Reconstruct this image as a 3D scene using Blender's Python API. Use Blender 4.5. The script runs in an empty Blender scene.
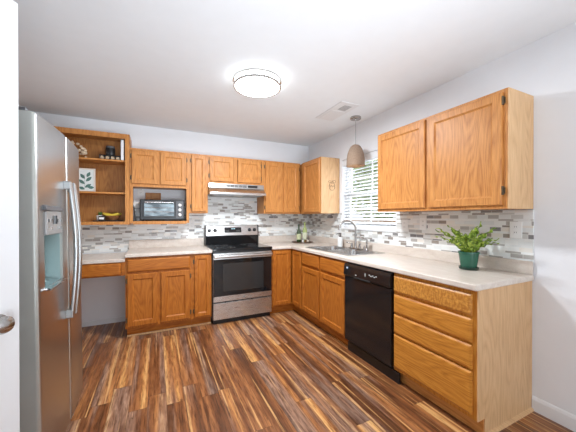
import bpy, bmesh, math, random
from mathutils import Vector, Matrix
random.seed(7)
D = bpy.data
S = bpy.context.scene
COL = S.collection

# ------------------------------------------------------------------ camera
cam = D.objects.new('camera', D.cameras.new('camera')); COL.objects.link(cam)
yaw, pitch, roll, F = .4457, -.0036, -.0005, 275.4166
fwd = Vector((math.sin(yaw)*math.cos(pitch), math.cos(yaw)*math.cos(pitch), math.sin(pitch)))
rgt = Vector((math.cos(yaw), -math.sin(yaw), 0)); upv = rgt.cross(fwd)
r2 = rgt*math.cos(roll)+upv*math.sin(roll); u2 = -rgt*math.sin(roll)+upv*math.cos(roll)
M = Matrix((r2, u2, -fwd)).transposed().to_4x4(); M.translation = (-2.3037, -4.0177, 1.3044)
cam.matrix_world = M
cam.data.sensor_width = 36; cam.data.lens = F/576*36; cam.data.shift_y = 2.42/576
cam.data.clip_start = .02
S.camera = cam
# ------------------------------------------------------------------ view, world, lights
S.view_settings.view_transform = 'Standard'; S.view_settings.look = 'None'
S.view_settings.gamma = 1; S.view_settings.use_curve_mapping = False
S.view_settings.exposure = 0.18
W = D.worlds.new('world'); S.world = W; W.use_nodes = True
nt = W.node_tree; bg = nt.nodes['Background']
sky = nt.nodes.new('ShaderNodeTexSky'); sky.sky_type = 'HOSEK_WILKIE'
sky.sun_direction = Vector((.3, .5, .8)).normalized(); sky.turbidity = 5
mixw = nt.nodes.new('ShaderNodeMix'); mixw.data_type = 'RGBA'; mixw.inputs[0].default_value = .75
nt.links.new(sky.outputs[0], mixw.inputs[6]); mixw.inputs[7].default_value = (.95, 1, 1.05, 1)
nt.links.new(mixw.outputs[2], bg.inputs[0]); bg.inputs[1].default_value = 1.0

def area(name, loc, rot, sx, sy, power, col=(1, 1, 1)):
    l = D.lights.new(name, 'AREA'); l.shape = 'RECTANGLE'; l.size = sx; l.size_y = sy; l.energy = power; l.color = col
    o = D.objects.new(name, l); o.location = loc; o.rotation_euler = rot; COL.objects.link(o); return o
PI = math.pi
area('daylight_rear_window', (-1.6, -6.9, 1.35), (PI/2+.08, 0, 0), 2.9, 2.1, 46, (.90, .98, 1.06))
area('daylight_kitchen_window', (.45, -1.385, 1.7), (0, PI/2, 0), .95, .85, 20, (.90, .98, 1.05))
ul = area('added_uplight_behind_camera', (-1.6, -5.4, .7), (PI-1.0, 0, .03), 1.6, 1.1, 21, (.86, .97, 1.08)); ul.data.spread = math.radians(66)  # added lamp behind the camera, brightens the ceiling and back wall
pl = D.lights.new('ceiling_lamp_bulb', 'AREA'); pl.shape = 'DISK'; pl.size = .36; pl.energy = 54; pl.color = (.92, .98, 1.05)
po = D.objects.new('ceiling_lamp_bulb', pl); po.location = (-1.515, -1.755, 2.392); COL.objects.link(po)

# ------------------------------------------------------------------ node helpers
class N:
    def __init__(s, name):
        s.m = D.materials.new(name); s.m.use_nodes = True; s.t = s.m.node_tree
        s.b = s.t.nodes['Principled BSDF']; s.out = s.t.nodes['Material Output']
    def n(s, ty, **k):
        x = s.t.nodes.new(ty)
        for a, v in k.items(): setattr(x, a, v)
        return x
    def l(s, a, b): s.t.links.new(a, b)
    def put(s, v, sock):
        if isinstance(v, (int, float, tuple)): sock.default_value = v
        else: s.l(v, sock)
    def math(s, op, a, b=None, c=None):
        x = s.n('ShaderNodeMath', operation=op)
        s.put(a, x.inputs[0])
        if b is not None: s.put(b, x.inputs[1])
        if c is not None: s.put(c, x.inputs[2])
        return x.outputs[0]
    def co(s, kind='Object'): return s.n('ShaderNodeTexCoord').outputs[kind]
    def pos(s): return s.n('ShaderNodeNewGeometry').outputs['Position']
    def sep(s, v):
        x = s.n('ShaderNodeSeparateXYZ'); s.l(v, x.inputs[0]); return x.outputs
    def comb(s, a, b, c):
        x = s.n('ShaderNodeCombineXYZ')
        for i, v in enumerate((a, b, c)): s.put(v, x.inputs[i])
        return x.outputs[0]
    def mapv(s, v, sc):
        x = s.n('ShaderNodeMapping'); s.l(v, x.inputs[0]); x.inputs['Scale'].default_value = sc; return x.outputs[0]
    def noise(s, v, scale, det=3, rough=.5, dist=0):
        x = s.n('ShaderNodeTexNoise'); s.l(v, x.inputs['Vector'])
        x.inputs['Scale'].default_value = scale; x.inputs['Detail'].default_value = det
        x.inputs['Roughness'].default_value = rough; x.inputs['Distortion'].default_value = dist
        return x.outputs[0]
    def white(s, v):
        x = s.n('ShaderNodeTexWhiteNoise', noise_dimensions='3D'); s.l(v, x.inputs[0]); return x.outputs[0]
    def ramp(s, f, pts, interp='LINEAR'):
        x = s.n('ShaderNodeValToRGB'); cr = x.color_ramp; cr.interpolation = interp
        while len(cr.elements) < len(pts): cr.elements.new(.5)
        for e, (p, c) in zip(cr.elements, pts): e.position = p; e.color = (*c, 1)
        s.l(f, x.inputs[0]); return x.outputs[0]
    def mix(s, f, a, b, mode='MIX'):
        x = s.n('ShaderNodeMix', data_type='RGBA', blend_type=mode)
        s.put(f, x.inputs[0])
        s.put((*a, 1) if isinstance(a, tuple) else a, x.inputs[6]); s.put((*b, 1) if isinstance(b, tuple) else b, x.inputs[7])
        return x.outputs[2]
    def bump(s, h, st=.2, d=.01):
        x = s.n('ShaderNodeBump'); s.l(h, x.inputs['Height']); x.inputs['Strength'].default_value = st
        x.inputs['Distance'].default_value = d; s.l(x.outputs[0], s.b.inputs['Normal'])
    def col(s, c): s.put((*c, 1) if isinstance(c, tuple) else c, s.b.inputs['Base Color'])
    def set(s, **k):
        for a, v in k.items(): s.put(v, s.b.inputs[a.replace('_', ' ')])
        return s

def srgb(r, g, b):
    f = lambda c: (c/255/12.92) if c/255 <= .04045 else ((c/255+.055)/1.055)**2.4
    return (f(r), f(g), f(b))

def flat(name, c, rough=.5, metal=0, var=.04, scale=8, **k):
    m = N(name)
    n = m.noise(m.co(), scale, 3)
    lo = tuple(x*(1-var) for x in c); hi = tuple(min(1, x*(1+var)) for x in c)
    m.col(m.ramp(n, [(.3, lo), (.7, hi)])); m.set(Roughness=rough, Metallic=metal, **k)
    return m.m

def brushed(name, c, rough=.3, axis=(1, 1, 60)):
    m = N(name); n = m.noise(m.mapv(m.co(), axis), 12, 3)
    m.col(m.ramp(n, [(.3, tuple(x*.93 for x in c)), (.7, c)]))
    m.set(Metallic=1.0, Roughness=m.math('MULTIPLY_ADD', n, .12, rough-.05)); return m.m

def oak(name, horiz=False, tone=1.0, pale=False, seed=0., red=False, gold=False):
    m = N(name); p = m.pos(); x, y, z = m.sep(p)
    if horiz: q = m.comb(m.math('MULTIPLY', m.math('ADD', x, y), .16), m.math('ADD', z, seed), 0.0)
    else: q = m.comb(m.math('MULTIPLY', z, .16), m.math('ADD', m.math('ADD', x, y), seed), 0.0)
    # cathedral figure: contour bands of a stretched noise
    big = m.noise(q, 7.0, 1, .4)
    band = m.math('FRACT', m.math('MULTIPLY', big, 15.0))
    band = m.math('ABSOLUTE', m.math('SUBTRACT', band, .5))
    if horiz: q2 = m.comb(m.math('MULTIPLY', m.math('ADD', x, y), .05), z, 0.0)
    else: q2 = m.comb(m.math('MULTIPLY', z, .05), m.math('ADD', x, y), 0.0)
    fine = m.noise(q2, 170, 3, .6)
    mid = m.noise(q2, 34, 2, .5)
    t = tone
    if pale: a, b, c = srgb(184, 142, 100), srgb(204, 162, 118), srgb(214, 176, 132)
    else: a, b, c = srgb(154, 92, 44), srgb(186, 122, 62), srgb(206, 144, 80)
    if gold: a, b, c = srgb(152, 88, 28), srgb(186, 117, 40), srgb(206, 140, 58)
    if red: a, b, c = srgb(136, 68, 18), srgb(164, 92, 28), srgb(186, 114, 42)
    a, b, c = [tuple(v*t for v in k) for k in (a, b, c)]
    base = m.ramp(m.math('ADD', m.math('MULTIPLY', band, .9), m.math('MULTIPLY', mid, .5)), [(.18, a), (.42, b), (.75, c)])
    colr = m.mix(.45, base, m.ramp(fine, [(.32, a), (.55, c)]))
    m.col(colr); m.set(Roughness=.42); m.b.inputs['Specular IOR Level'].default_value = .28
    m.bump(fine, .08, .002)
    return m.m

OAK = oak('oak_vertical_grain'); OAKH = oak('oak_horizontal_grain', True, seed=.37)
OAKG = oak('golden_oak_vertical_grain', gold=True, seed=.6); OAKGH = oak('golden_oak_horizontal_grain', True, gold=True, seed=.9)
OAKR = oak('reddish_oak_vertical_grain', red=True, seed=.2); OAKRH = oak('reddish_oak_horizontal_grain', True, red=True, seed=.5)
OAKP = oak('pale_oak_end_panel', pale=True)
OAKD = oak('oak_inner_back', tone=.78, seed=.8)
WALL = flat('wall_paint', (.80, .81, .83), .7, var=.01)
CEIL = flat('ceiling_paint', (.84, .87, .89), .85, var=.01)
TRIM = flat('white_trim_paint', (.78, .785, .79), .4, var=.01)
VINYL = flat('white_vinyl', (.86, .87, .88), .35, var=.01)
STEEL = brushed('brushed_steel', (.60, .59, .58), .27)
STEELV = brushed('brushed_steel_fridge', (.50, .51, .51), .30, (1, 1, 40))
STEELS = brushed('sink_steel', (.50, .49, .48), .25, (20, 1, 1))
NICKEL = brushed('brushed_nickel', (.44, .42, .40), .25, (1, 1, 10))
CHROME = flat('chrome', (.75, .75, .75), .1, 1)
GREYPL = flat('grey_plastic', (.33, .34, .35), .4)
DGREY = flat('dark_grey_metal', (.10, .10, .105), .45)
BLACK = flat('black_plastic', (.012, .012, .013), .3)
GLOSSB = flat('black_gloss', (.008, .008, .009), .06, var=.01)
DWB = flat('black_appliance_enamel', (.010, .010, .011), .13, var=.01)
HINGE = flat('dark_bronze', (.10, .07, .04), .4, .6)
WHITEP = flat('white_plastic', (.82, .82, .80), .35, var=.01)
PLATE = flat('white_wall_plate', (.84, .84, .82), .4, var=.01)
RECESS = flat('dark_slot', (.02, .02, .02), .6)

def glass_mat(name, tint=(1, 1, 1), refl=.07):
    m = N(name); tr = m.n('ShaderNodeBsdfTransparent'); tr.inputs[0].default_value = (*tint, 1)
    gl = m.n('ShaderNodeBsdfGlossy'); gl.inputs['Roughness'].default_value = .02
    mx = m.n('ShaderNodeMixShader'); mx.inputs[0].default_value = refl
    m.l(tr.outputs[0], mx.inputs[1]); m.l(gl.outputs[0], mx.inputs[2]); m.l(mx.outputs[0], m.out.inputs[0]); return m.m
PANE = glass_mat('window_glass')
def emis(name, c, st):
    m = N(name); m.col(c); m.b.inputs['Emission Color'].default_value = (*c, 1); m.b.inputs['Emission Strength'].default_value = st; return m.m

def counter_mat():
    m = N('cream_laminate'); p = m.pos(); x, y, z = m.sep(p)
    q = m.comb(m.math('MULTIPLY', x, 1.0), m.math('MULTIPLY', y, .25), z)
    a = m.noise(q, 22, 4, .6, .6); b = m.noise(p, 160, 2)
    c = m.ramp(a, [(.3, srgb(196, 181, 167)), (.5, srgb(208, 195, 182)), (.7, srgb(216, 206, 194))])
    m.col(m.mix(.15, c, m.ramp(b, [(.35, srgb(200, 188, 178)), (.6, srgb(240, 234, 228))]))); m.set(Roughness=.32); return m.m
LAM = counter_mat()

def tile_mat(name, axis):
    m = N(name); x, y, z = m.sep(m.pos()); u = x if axis == 'x' else y
    Mo = .046
    zz = m.math('DIVIDE', m.math('ADD', z, .011), Mo); k = m.math('FLOOR', zz); f = m.math('SUBTRACT', zz, k)
    thick = m.math('GREATER_THAN', f, .34)
    row = m.math('MULTIPLY_ADD', k, 2.0, thick)
    rr = m.white(m.comb(row, 3.1, .5))
    w = m.math('MULTIPLY_ADD', thick, -.022, .098)
    uu = m.math('ADD', m.math('DIVIDE', u, w), m.math('MULTIPLY', rr, 7.0)); c = m.math('FLOOR', uu); fu = m.math('SUBTRACT', uu, c)
    rnd = m.white(m.comb(c, row, 1.7)); rnd2 = m.white(m.comb(row, c, 9.3))
    # in-row z position 0..1
    f1 = m.math('DIVIDE', f, .34); f2 = m.math('DIVIDE', m.math('SUBTRACT', f, .34), .66)
    fz = m.math('ADD', m.math('MULTIPLY', f2, thick), m.math('MULTIPLY', f1, m.math('SUBTRACT', 1.0, thick)))
    h = m.math('MULTIPLY_ADD', thick, .0147, .0156)
    gz = m.math('MULTIPLY', m.math('MINIMUM', fz, m.math('SUBTRACT', 1.0, fz)), h)
    gu = m.math('MULTIPLY', m.math('MINIMUM', fu, m.math('SUBTRACT', 1.0, fu)), w)
    g = m.math('LESS_THAN', m.math('MINIMUM', gz, gu), .0012)
    col = m.ramp(rnd, [(0, srgb(232, 234, 232)), (.36, srgb(226, 229, 228)), (.56, srgb(230, 226, 218)), (.64, srgb(204, 204, 200)),
                       (.74, srgb(176, 173, 168)), (.86, srgb(154, 146, 138)), (.95, srgb(134, 132, 132))], 'CONSTANT')
    vein = m.noise(m.pos(), 60, 3)
    col = m.mix(m.math('MULTIPLY', vein, .12), col, srgb(205, 200, 192), 'MULTIPLY')
    col = m.mix(g, col, srgb(230, 229, 225))
    m.col(col); m.set(Roughness=m.math('MULTIPLY_ADD', m.math('GREATER_THAN', rnd2, .5), .25, .14))
    m.bump(m.math('MINIMUM', m.math('MULTIPLY', m.math('MINIMUM', gz, gu), 400.0), 1.0), .3, .001)
    return m.m

def floor_mat():
    m = N('rustic_wood_planks'); x, y, z = m.sep(m.pos())
    PW, PL = .118, 1.22
    col_i = m.math('FLOOR', m.math('DIVIDE', x, PW)); fx = m.math('SUBTRACT', m.math('DIVIDE', x, PW), col_i)
    off = m.white(m.comb(col_i, 1.5, 2.5))
    yy = m.math('ADD', m.math('DIVIDE', y, PL), m.math('MULTIPLY', off, 5.0)); ri = m.math('FLOOR', yy); fy = m.math('SUBTRACT', yy, ri)
    r1 = m.white(m.comb(col_i, ri, .5)); r2_ = m.white(m.comb(ri, col_i, 4.5))
    sx = m.math('ADD', x, m.math('MULTIPLY', r1, 7.0))
    streak = m.noise(m.comb(sx, m.math('MULTIPLY', y, .018), m.math('MULTIPLY', r2_, 9.0)), 17, 1, .4, .12)
    gr = m.noise(m.comb(sx, m.math('MULTIPLY', y, .07), r2_), 85, 4, .65, .15)
    gr2 = m.noise(m.comb(sx, m.math('MULTIPLY', y, .12), r1), 34, 3, .6, .35)
    knot = m.noise(m.comb(sx, m.math('MULTIPLY', y, .33), r1), 26, 3, .6, 1.2)
    tone = m.math('MULTIPLY_ADD', m.math('SUBTRACT', streak, .5), 1.75, .40)
    tone = m.math('ADD', tone, m.math('MULTIPLY', m.math('SUBTRACT', r1, .5), .36))
    tone = m.math('ADD', tone, m.math('MULTIPLY', m.math('SUBTRACT', gr2, .5), .6))
    c = m.ramp(tone, [(.02, srgb(98, 60, 36)), (.26, srgb(122, 74, 42)), (.48, srgb(152, 98, 58)), (.70, srgb(176, 118, 68)),
                      (.78, srgb(200, 144, 84)), (1.0, srgb(222, 174, 112))])
    thin = m.noise(m.comb(sx, m.math('MULTIPLY', y, .012), r2_), 48, 0, .5, .05)
    c = m.mix(m.ramp(thin, [(.67, (0, 0, 0)), (.71, (.7, .7, .7))]), c, srgb(218, 168, 108))
    gy = m.ramp(m.noise(m.comb(sx, m.math('MULTIPLY', y, .05), m.math('ADD', r2_, 5.0)), 11, 2, .5), [(.52, (0, 0, 0)), (.64, (.5, .5, .5))])
    c = m.mix(gy, c, m.ramp(gr2, [(.3, srgb(104, 82, 72)), (.7, srgb(176, 154, 138))]))
    dark = m.ramp(gr, [(.36, (.34, .26, .22)), (.54, (1, 1, 1))])
    c = m.mix(.85, c, dark, 'MULTIPLY')
    kn = m.ramp(knot, [(.22, (.22, .15, .12)), (.33, (1, 1, 1))]); c = m.mix(.8, c, kn, 'MULTIPLY')
    gapx = m.math('MULTIPLY', m.math('MINIMUM', fx, m.math('SUBTRACT', 1.0, fx)), PW)
    gapy = m.math('MULTIPLY', m.math('MINIMUM', fy, m.math('SUBTRACT', 1.0, fy)), PL)
    g = m.math('LESS_THAN', m.math('MINIMUM', gapx, gapy), .0014)
    c = m.mix(m.math('MULTIPLY', g, .6), c, srgb(46, 30, 22))
    m.col(c); m.set(Roughness=m.math('MULTIPLY_ADD', gr, .15, .27)); m.bump(gr, .06, .002)
    return m.m

# ------------------------------------------------------------------ mesh helpers
def box(bm, x0, x1, y0, y1, z0, z1):
    x0, x1 = sorted((x0, x1)); y0, y1 = sorted((y0, y1)); z0, z1 = sorted((z0, z1))
    v = [bm.verts.new((x, y, z)) for z in (z0, z1) for x, y in ((x0, y0), (x1, y0), (x1, y1), (x0, y1))]
    for f in ((3, 2, 1, 0), (4, 5, 6, 7), (0, 1, 5, 4), (1, 2, 6, 5), (2, 3, 7, 6), (3, 0, 4, 7)):
        bm.faces.new([v[i] for i in f])
def lathe(bm, prof, cx=0, cy=0, n=32, cap=True):
    rings = []
    for r, z in prof:
        rings.append([bm.verts.new((cx+r*math.cos(2*PI*i/n), cy+r*math.sin(2*PI*i/n), z)) for i in range(n)])
    for a, b in zip(rings, rings[1:]):
        for i in range(n): bm.faces.new((a[i], a[(i+1) % n], b[(i+1) % n], b[i]))
    if cap:
        bm.faces.new(rings[0][::-1]); bm.faces.new(rings[-1])
def tube(bm, pts, r, n=10, cap=True):
    pts = [Vector(p) for p in pts]; rings = []; ref = None
    for i, p in enumerate(pts):
        t = (pts[min(i+1, len(pts)-1)]-pts[max(i-1, 0)]).normalized()
        if ref is None: ref = t.orthogonal().normalized()
        ref = (ref-t*ref.dot(t)).normalized(); b = t.cross(ref)
        rr = r[i] if isinstance(r, (list, tuple)) else r
        rings.append([bm.verts.new(p+(ref*math.cos(2*PI*k/n)+b*math.sin(2*PI*k/n))*rr) for k in range(n)])
    for a, b in zip(rings, rings[1:]):
        for i in range(n): bm.faces.new((a[i], a[(i+1) % n], b[(i+1) % n], b[i]))
    if cap: bm.faces.new(rings[0][::-1]); bm.faces.new(rings[-1])
def prism(bm, poly, axis, a, b):
    """extrude a 2-D polygon along an axis; poly in the other two coordinates (x,y)->z, (x,z)->y, (y,z)->x"""
    def P(u, v, w): return {'z': (u, v, w), 'y': (u, w, v), 'x': (w, u, v)}[axis]
    A = [bm.verts.new(P(u, v, a)) for u, v in poly]; B = [bm.verts.new(P(u, v, b)) for u, v in poly]
    n = len(poly)
    bm.faces.new(A); bm.faces.new(B[::-1])
    for i in range(n): bm.faces.new((A[i], B[i], B[(i+1) % n], A[(i+1) % n]))
def cells(bm, xs, ys, z0, z1, skip):
    """slab out of a grid with skipped cells, welded into one surface"""
    V = {}
    def g(i, j, z):
        if (i, j, z) not in V: V[(i, j, z)] = bm.verts.new((xs[i], ys[j], z))
        return V[(i, j, z)]
    nx, ny = len(xs)-1, len(ys)-1
    on = lambda i, j: 0 <= i < nx and 0 <= j < ny and (i, j) not in skip
    for i in range(nx):
        for j in range(ny):
            if not on(i, j): continue
            bm.faces.new((g(i, j, z1), g(i+1, j, z1), g(i+1, j+1, z1), g(i, j+1, z1)))
            bm.faces.new((g(i, j+1, z0), g(i+1, j+1, z0), g(i+1, j, z0), g(i, j, z0)))
            for (di, dj, a, b) in ((0, -1, (i, j), (i+1, j)), (1, 0, (i+1, j), (i+1, j+1)), (0, 1, (i+1, j+1), (i, j+1)), (-1, 0, (i, j+1), (i, j))):
                if not on(i+di, j+dj): bm.faces.new((g(*a, z0), g(*b, z0), g(*b, z1), g(*a, z1)))
def smooth_mesh(me, ang=40):
    for p in me.polygons: p.use_smooth = True
    me.set_sharp_from_angle(angle=math.radians(ang))

def obj(name, bm, mat, parent=None, bevel=0, seg=2, smooth=False, origin=None):
    bmesh.ops.recalc_face_normals(bm, faces=bm.faces)
    if parent is not None:
        p = parent; off = Vector((0, 0, 0))
        while p is not None: off += p.location; p = p.parent
    else: off = Vector(origin) if origin else Vector((0, 0, 0))
    for v in bm.verts: v.co -= off
    me = D.meshes.new(name); bm.to_mesh(me); bm.free()
    for mt in (mat if isinstance(mat, (list, tuple)) else [mat]): me.materials.append(mt)
    if smooth: smooth_mesh(me, 40 if smooth is True else smooth)
    o = D.objects.new(name, me); COL.objects.link(o)
    if parent is not None: o.parent = parent
    elif origin: o.location = off
    if bevel:
        b = o.modifiers.new('bevel', 'BEVEL'); b.width = bevel; b.segments = seg; b.limit_method = 'ANGLE'
        b.harden_normals = False
    return o
def B(*boxes):
    bm = bmesh.new()
    for b in boxes: box(bm, *b)
    return bm
def thing(name, label, cat, loc=(0, 0, 0), group=None, rotz=0):
    o = D.objects.new(name, None); COL.objects.link(o); o.location = loc; o.rotation_euler.z = rotz
    o.empty_display_size = .1
    return tag(o, label, cat, group)
def tag(o, label, cat, group=None):
    o['label'] = label; o['category'] = cat
    if group: o['group'] = group
    return o
def struct(name, bm, mat, **k):
    o = obj(name, bm, mat, **k); o['kind'] = 'structure'; return o

# faces: map (u, v=z, n) to world. back run: u=x, outwards -y. right run: u=-y, outwards -x
class Face:
    def __init__(s, run, plane): s.run, s.p = run, plane
    def P(s, u, v, n): return (u, s.p-n, v) if s.run == 'back' else (s.p-n, u, v)
def fbox(bm, f, u0, u1, v0, v1, n0, n1):
    a = f.P(u0, v0, n0); b = f.P(u1, v1, n1); box(bm, a[0], b[0], a[1], b[1], a[2], b[2])
def panel_bm(f, u0, u1, v0, v1, prof, th=.019):
    """lofted rectangles: prof = list of (inset, n)"""
    bm = bmesh.new(); u0, u1 = sorted((u0, u1)); loops = []
    for ins, n in prof:
        loops.append([bm.verts.new(f.P(u, v, n)) for u, v in ((u0+ins, v0+ins), (u1-ins, v0+ins), (u1-ins, v1-ins), (u0+ins, v1-ins))])
    for a, b in zip(loops, loops[1:]):
        for i in range(4): bm.faces.new((a[i], a[(i+1) % 4], b[(i+1) % 4], b[i]))
    bm.faces.new(loops[0][::-1]); bm.faces.new(loops[-1]); return bm
def door(parent, f, u0, u1, v0, v1, hinge=None, hz=None, fr=.052, mat=None):
    d = obj('door', panel_bm(f, u0, u1, v0, v1, [(0, .001), (0, .014), (.005, .020), (fr, .020), (fr+.003, .016), (fr+.012, .010)]), mat or DEF['v'], parent)
    if hinge is not None:
        for z in (hz or (v0+.07, v1-.07)):
            bm = bmesh.new(); s = -1 if hinge == 'lo' else 1
            ue = min(u0, u1) if hinge == 'lo' else max(u0, u1)
            fbox(bm, f, ue, ue+s*.010, z-.028, z+.028, .0005, .016)
            fbox(bm, f, ue+s*.002, ue+s*.016, z-.020, z+.020, .0005, .006)
            obj('hinge', bm, HINGE, d, bevel=.002)
    return d
def drawer(parent, f, u0, u1, v0, v1, name='drawer_front', mat=None):
    return obj(name, panel_bm(f, u0, u1, v0, v1, [(0, .001), (0, .012), (.006, .017), (.012, .020), (.02, .0205)]), mat or DEF['h'], parent)
def frame(parent, f, u0, u1, v0, v1, stiles, rails, th=.019, mat=None):
    """face frame as one mesh. stiles: list of (ua, ub, va, vb); rails same"""
    bm = bmesh.new()
    for a in stiles+rails: fbox(bm, f, a[0], a[1], a[2], a[3], -th, 0)
    return obj('face_frame', bm, mat or DEF['v'], parent)

# ================================================================== STRUCTURE
H = 2.49
XL, YR = -3.60, -7.0
struct('floor', B((XL-.1, .1, YR, .1, -.05, 0)), floor_mat())
struct('ceiling', B((XL-.1, .12, YR-.1, .12, H, H+.05)), CEIL)
struct('wall_back', B((XL-.1, .12, 0, .12, 0, H)), WALL)
# right wall with the window opening (y -1.86..-.93, z 1.165..2.085)
WY0, WY1, WZ0, WZ1 = -1.86, -.93, 1.165, 2.085
bm = bmesh.new(); cells(bm, [0, 1, 2, 3], [0, 1, 2, 3], 0, .12, {(1, 1)})
ys, zs = [YR, WY0, WY1, 0], [0, WZ0, WZ1, H]
for v in bm.verts: v.co = Vector((v.co.z, ys[round(v.co.x)], zs[round(v.co.y)]))
struct('wall_right', bm, WALL)
struct('wall_left', B((XL-.1, XL, -2.56, 0, 0, H), (XL, -3.23, -2.56, -2.50, 0, H), (-3.31, -3.23, YR, -3.27, 0, H), (-3.31, -3.23, -3.27, -2.56, 2.06, H),
                      (XL-.1, XL, -3.6, -2.56, 0, H), (XL, -3.31, -3.6, -3.52, 0, H)), WALL)
bm = bmesh.new(); cells(bm, [0, 1, 2, 3], [0, 1, 2, 3], 0, .12, {(1, 1)})
xs, zs = [-3.31, -3.05, -.15, .12], [0, .12, 2.3, H]
for v in bm.verts: v.co = Vector((xs[round(v.co.x)], YR-v.co.z, zs[round(v.co.y)]))
struct('wall_rear', bm, WALL)
w2 = struct('window_2', B((-3.05, -.15, YR-.08, YR-.02, .12, .18), (-3.05, -.15, YR-.08, YR-.02, 2.24, 2.3), (-3.05, -2.99, YR-.08, YR-.02, .12, 2.3),
                     (-.21, -.15, YR-.08, YR-.02, .12, 2.3), (-1.63, -1.57, YR-.08, YR-.02, .12, 2.3)), VINYL)
obj('pane', B((-3.0, -.2, YR-.055, YR-.05, .16, 2.26)), PANE, w2)
# baseboards
def base_prof(h=.095): return [(0, 0), (-.013, 0), (-.013, h-.02), (-.008, h-.006), (-.003, h), (0, h)]
bm = bmesh.new(); prism(bm, base_prof(), 'y', YR, -3.05); struct('baseboard_right', bm, TRIM)
struct('baseboard_back', B((XL, -2.612, -.012, 0, 0, .055)), TRIM)

# window_1
w = struct('window_1', B((.075, .115, WY0, WY1, WZ0, WZ0+.04), (.075, .115, WY0, WY1, WZ1-.035, WZ1), (.075, .115, WY0, WY0+.035, WZ0, WZ1), (.075, .115, WY1-.035, WY1, WZ0, WZ1)), VINYL, bevel=.003)
zm = 1.61
for nm, xa, z0, z1 in (('lower_sash', .078, WZ0+.04, zm+.03), ('upper_sash', .098, zm-.02, WZ1-.035)):
    y0, y1 = WY0+.035, WY1-.035; t = .038; x0, x1 = xa, xa+.017; yc = (y0+y1)/2; zc = (z0+z1)/2
    s = obj(nm, B((x0, x1, y0, y1, z0, z0+t), (x0, x1, y0, y1, z1-t, z1), (x0, x1, y0, y0+t, z0, z1), (x0, x1, y1-t, y1, z0, z1),
                  (x0+.004, x1-.004, yc-.008, yc+.008, z0+t, z1-t), (x0+.004, x1-.004, y0+t, y1-t, zc-.008, zc+.008)), VINYL, w, bevel=.002)
    obj('pane', B((xa+.007, xa+.010, y0+t-.003, y1-t+.003, z0+t-.003, z1-t+.003)), PANE, s)
obj('window_sill', B((-.018, .078, WY0-.02, WY1+.02, WZ0-.022, WZ0+.001)), TRIM, w, bevel=.005)

# ================================================================== BACKSPLASH TILE
TT = .007
bm = B((-3.60, -2.607, -TT, -.0003, .88, 1.232), (-2.607, -1.93, -TT, -.0003, 1.02, 1.5), (-1.93, -1.692, -TT, -.0003, 1.02, 1.37), (-1.692, -.912, -TT, -.0003, .80, 1.76), (-.912, -.0002, -TT, -.0003, 1.02, 1.37))
tag(obj('tile_backsplash', bm, tile_mat('mosaic_tile_back', 'x')), 'linear mosaic tile backsplash in white, grey and taupe behind the range and desk', 'backsplash')
bm = B((-TT, -.0003, -3.054, -1.92, 1.0, 1.355), (-TT, -.0003, -1.92, WY0-.021, 1.0, 1.36), (-TT, -.0003, WY0-.021, WY1+.021, 1.0, WZ0-.023), (-TT, -.0003, WY1+.021, -TT-.0005, 1.0, 1.365))
tag(obj('tile_backsplash', bm, tile_mat('mosaic_tile_right', 'y')), 'linear mosaic tile backsplash running below the window and beside the sink', 'backsplash')

DEF = {'v': OAKR, 'h': OAKRH}
# ================================================================== BASE CABINETS, BACK RUN
CB, TK = .876, .105            # carcass top, toe-kick height
FB = Face('back', -.61); FR = Face('right', -.61)
def carcass_back(p, x0, x1, left_panel=False):
    obj('cabinet_body', B((x0+.001, x1-.001, -.59, -.012, TK, CB-.001)), OAKR, p)
g = 'oak base cabinets of the kitchen'
# wide base
c = thing('base_cabinet', 'wide oak base cabinet with one drawer over two doors, left of the range', 'cabinet', (-2.26, -.3, 0), g)
x0, x1 = -2.606, -1.93
obj('cabinet_body', B((x0+.004, x1, -.590, -.012, TK, CB-.001)), OAKR, c)
frame(c, FB, x0, x1, TK, CB, [(x0, x0+.03, TK, CB-.001), (x1-.03, x1, TK, CB-.001), (-2.292, -2.256, TK+.035, .69)], [(x0+.03, x1-.03, CB-.035, CB-.001), (x0+.03, x1-.03, TK, TK+.035), (x0+.03, x1-.03, .69, .72)])
drawer(c, FB, -2.588, -1.952, .715, .855)
door(c, FB, -2.588, -2.289, .130, .692, 'lo'); door(c, FB, -2.259, -1.952, .130, .692, 'hi')
obj('toe_kick', B((x0+.01, x1, -.548, -.535, 0, TK)), OAKRH, c)
obj('shoe_molding', B((x0+.01, x1, -.566, -.549, 0, .022)), OAKP, c, bevel=.006)
# narrow base
c = thing('base_cabinet', 'narrow oak base cabinet with one tall door against the left of the range', 'cabinet', (-1.81, -.3, 0), g)
x0, x1 = -1.929, -1.704
obj('cabinet_body', B((x0, x1, -.590, -.012, TK, CB-.001)), OAKR, c)
frame(c, FB, x0, x1, TK, CB, [(x0, x0+.03, TK, CB-.001), (x1-.03, x1, TK, CB-.001)], [(x0+.03, x1-.03, CB-.035, CB-.001), (x0+.03, x1-.03, TK, TK+.035)])
door(c, FB, -1.902, -1.722, .130, .855, 'lo', fr=.04)
obj('toe_kick', B((x0, x1, -.548, -.535, 0, TK)), OAKRH, c)
obj('shoe_molding', B((x0, x1, -.566, -.549, 0, .022)), OAKP, c, bevel=.006)
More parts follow.
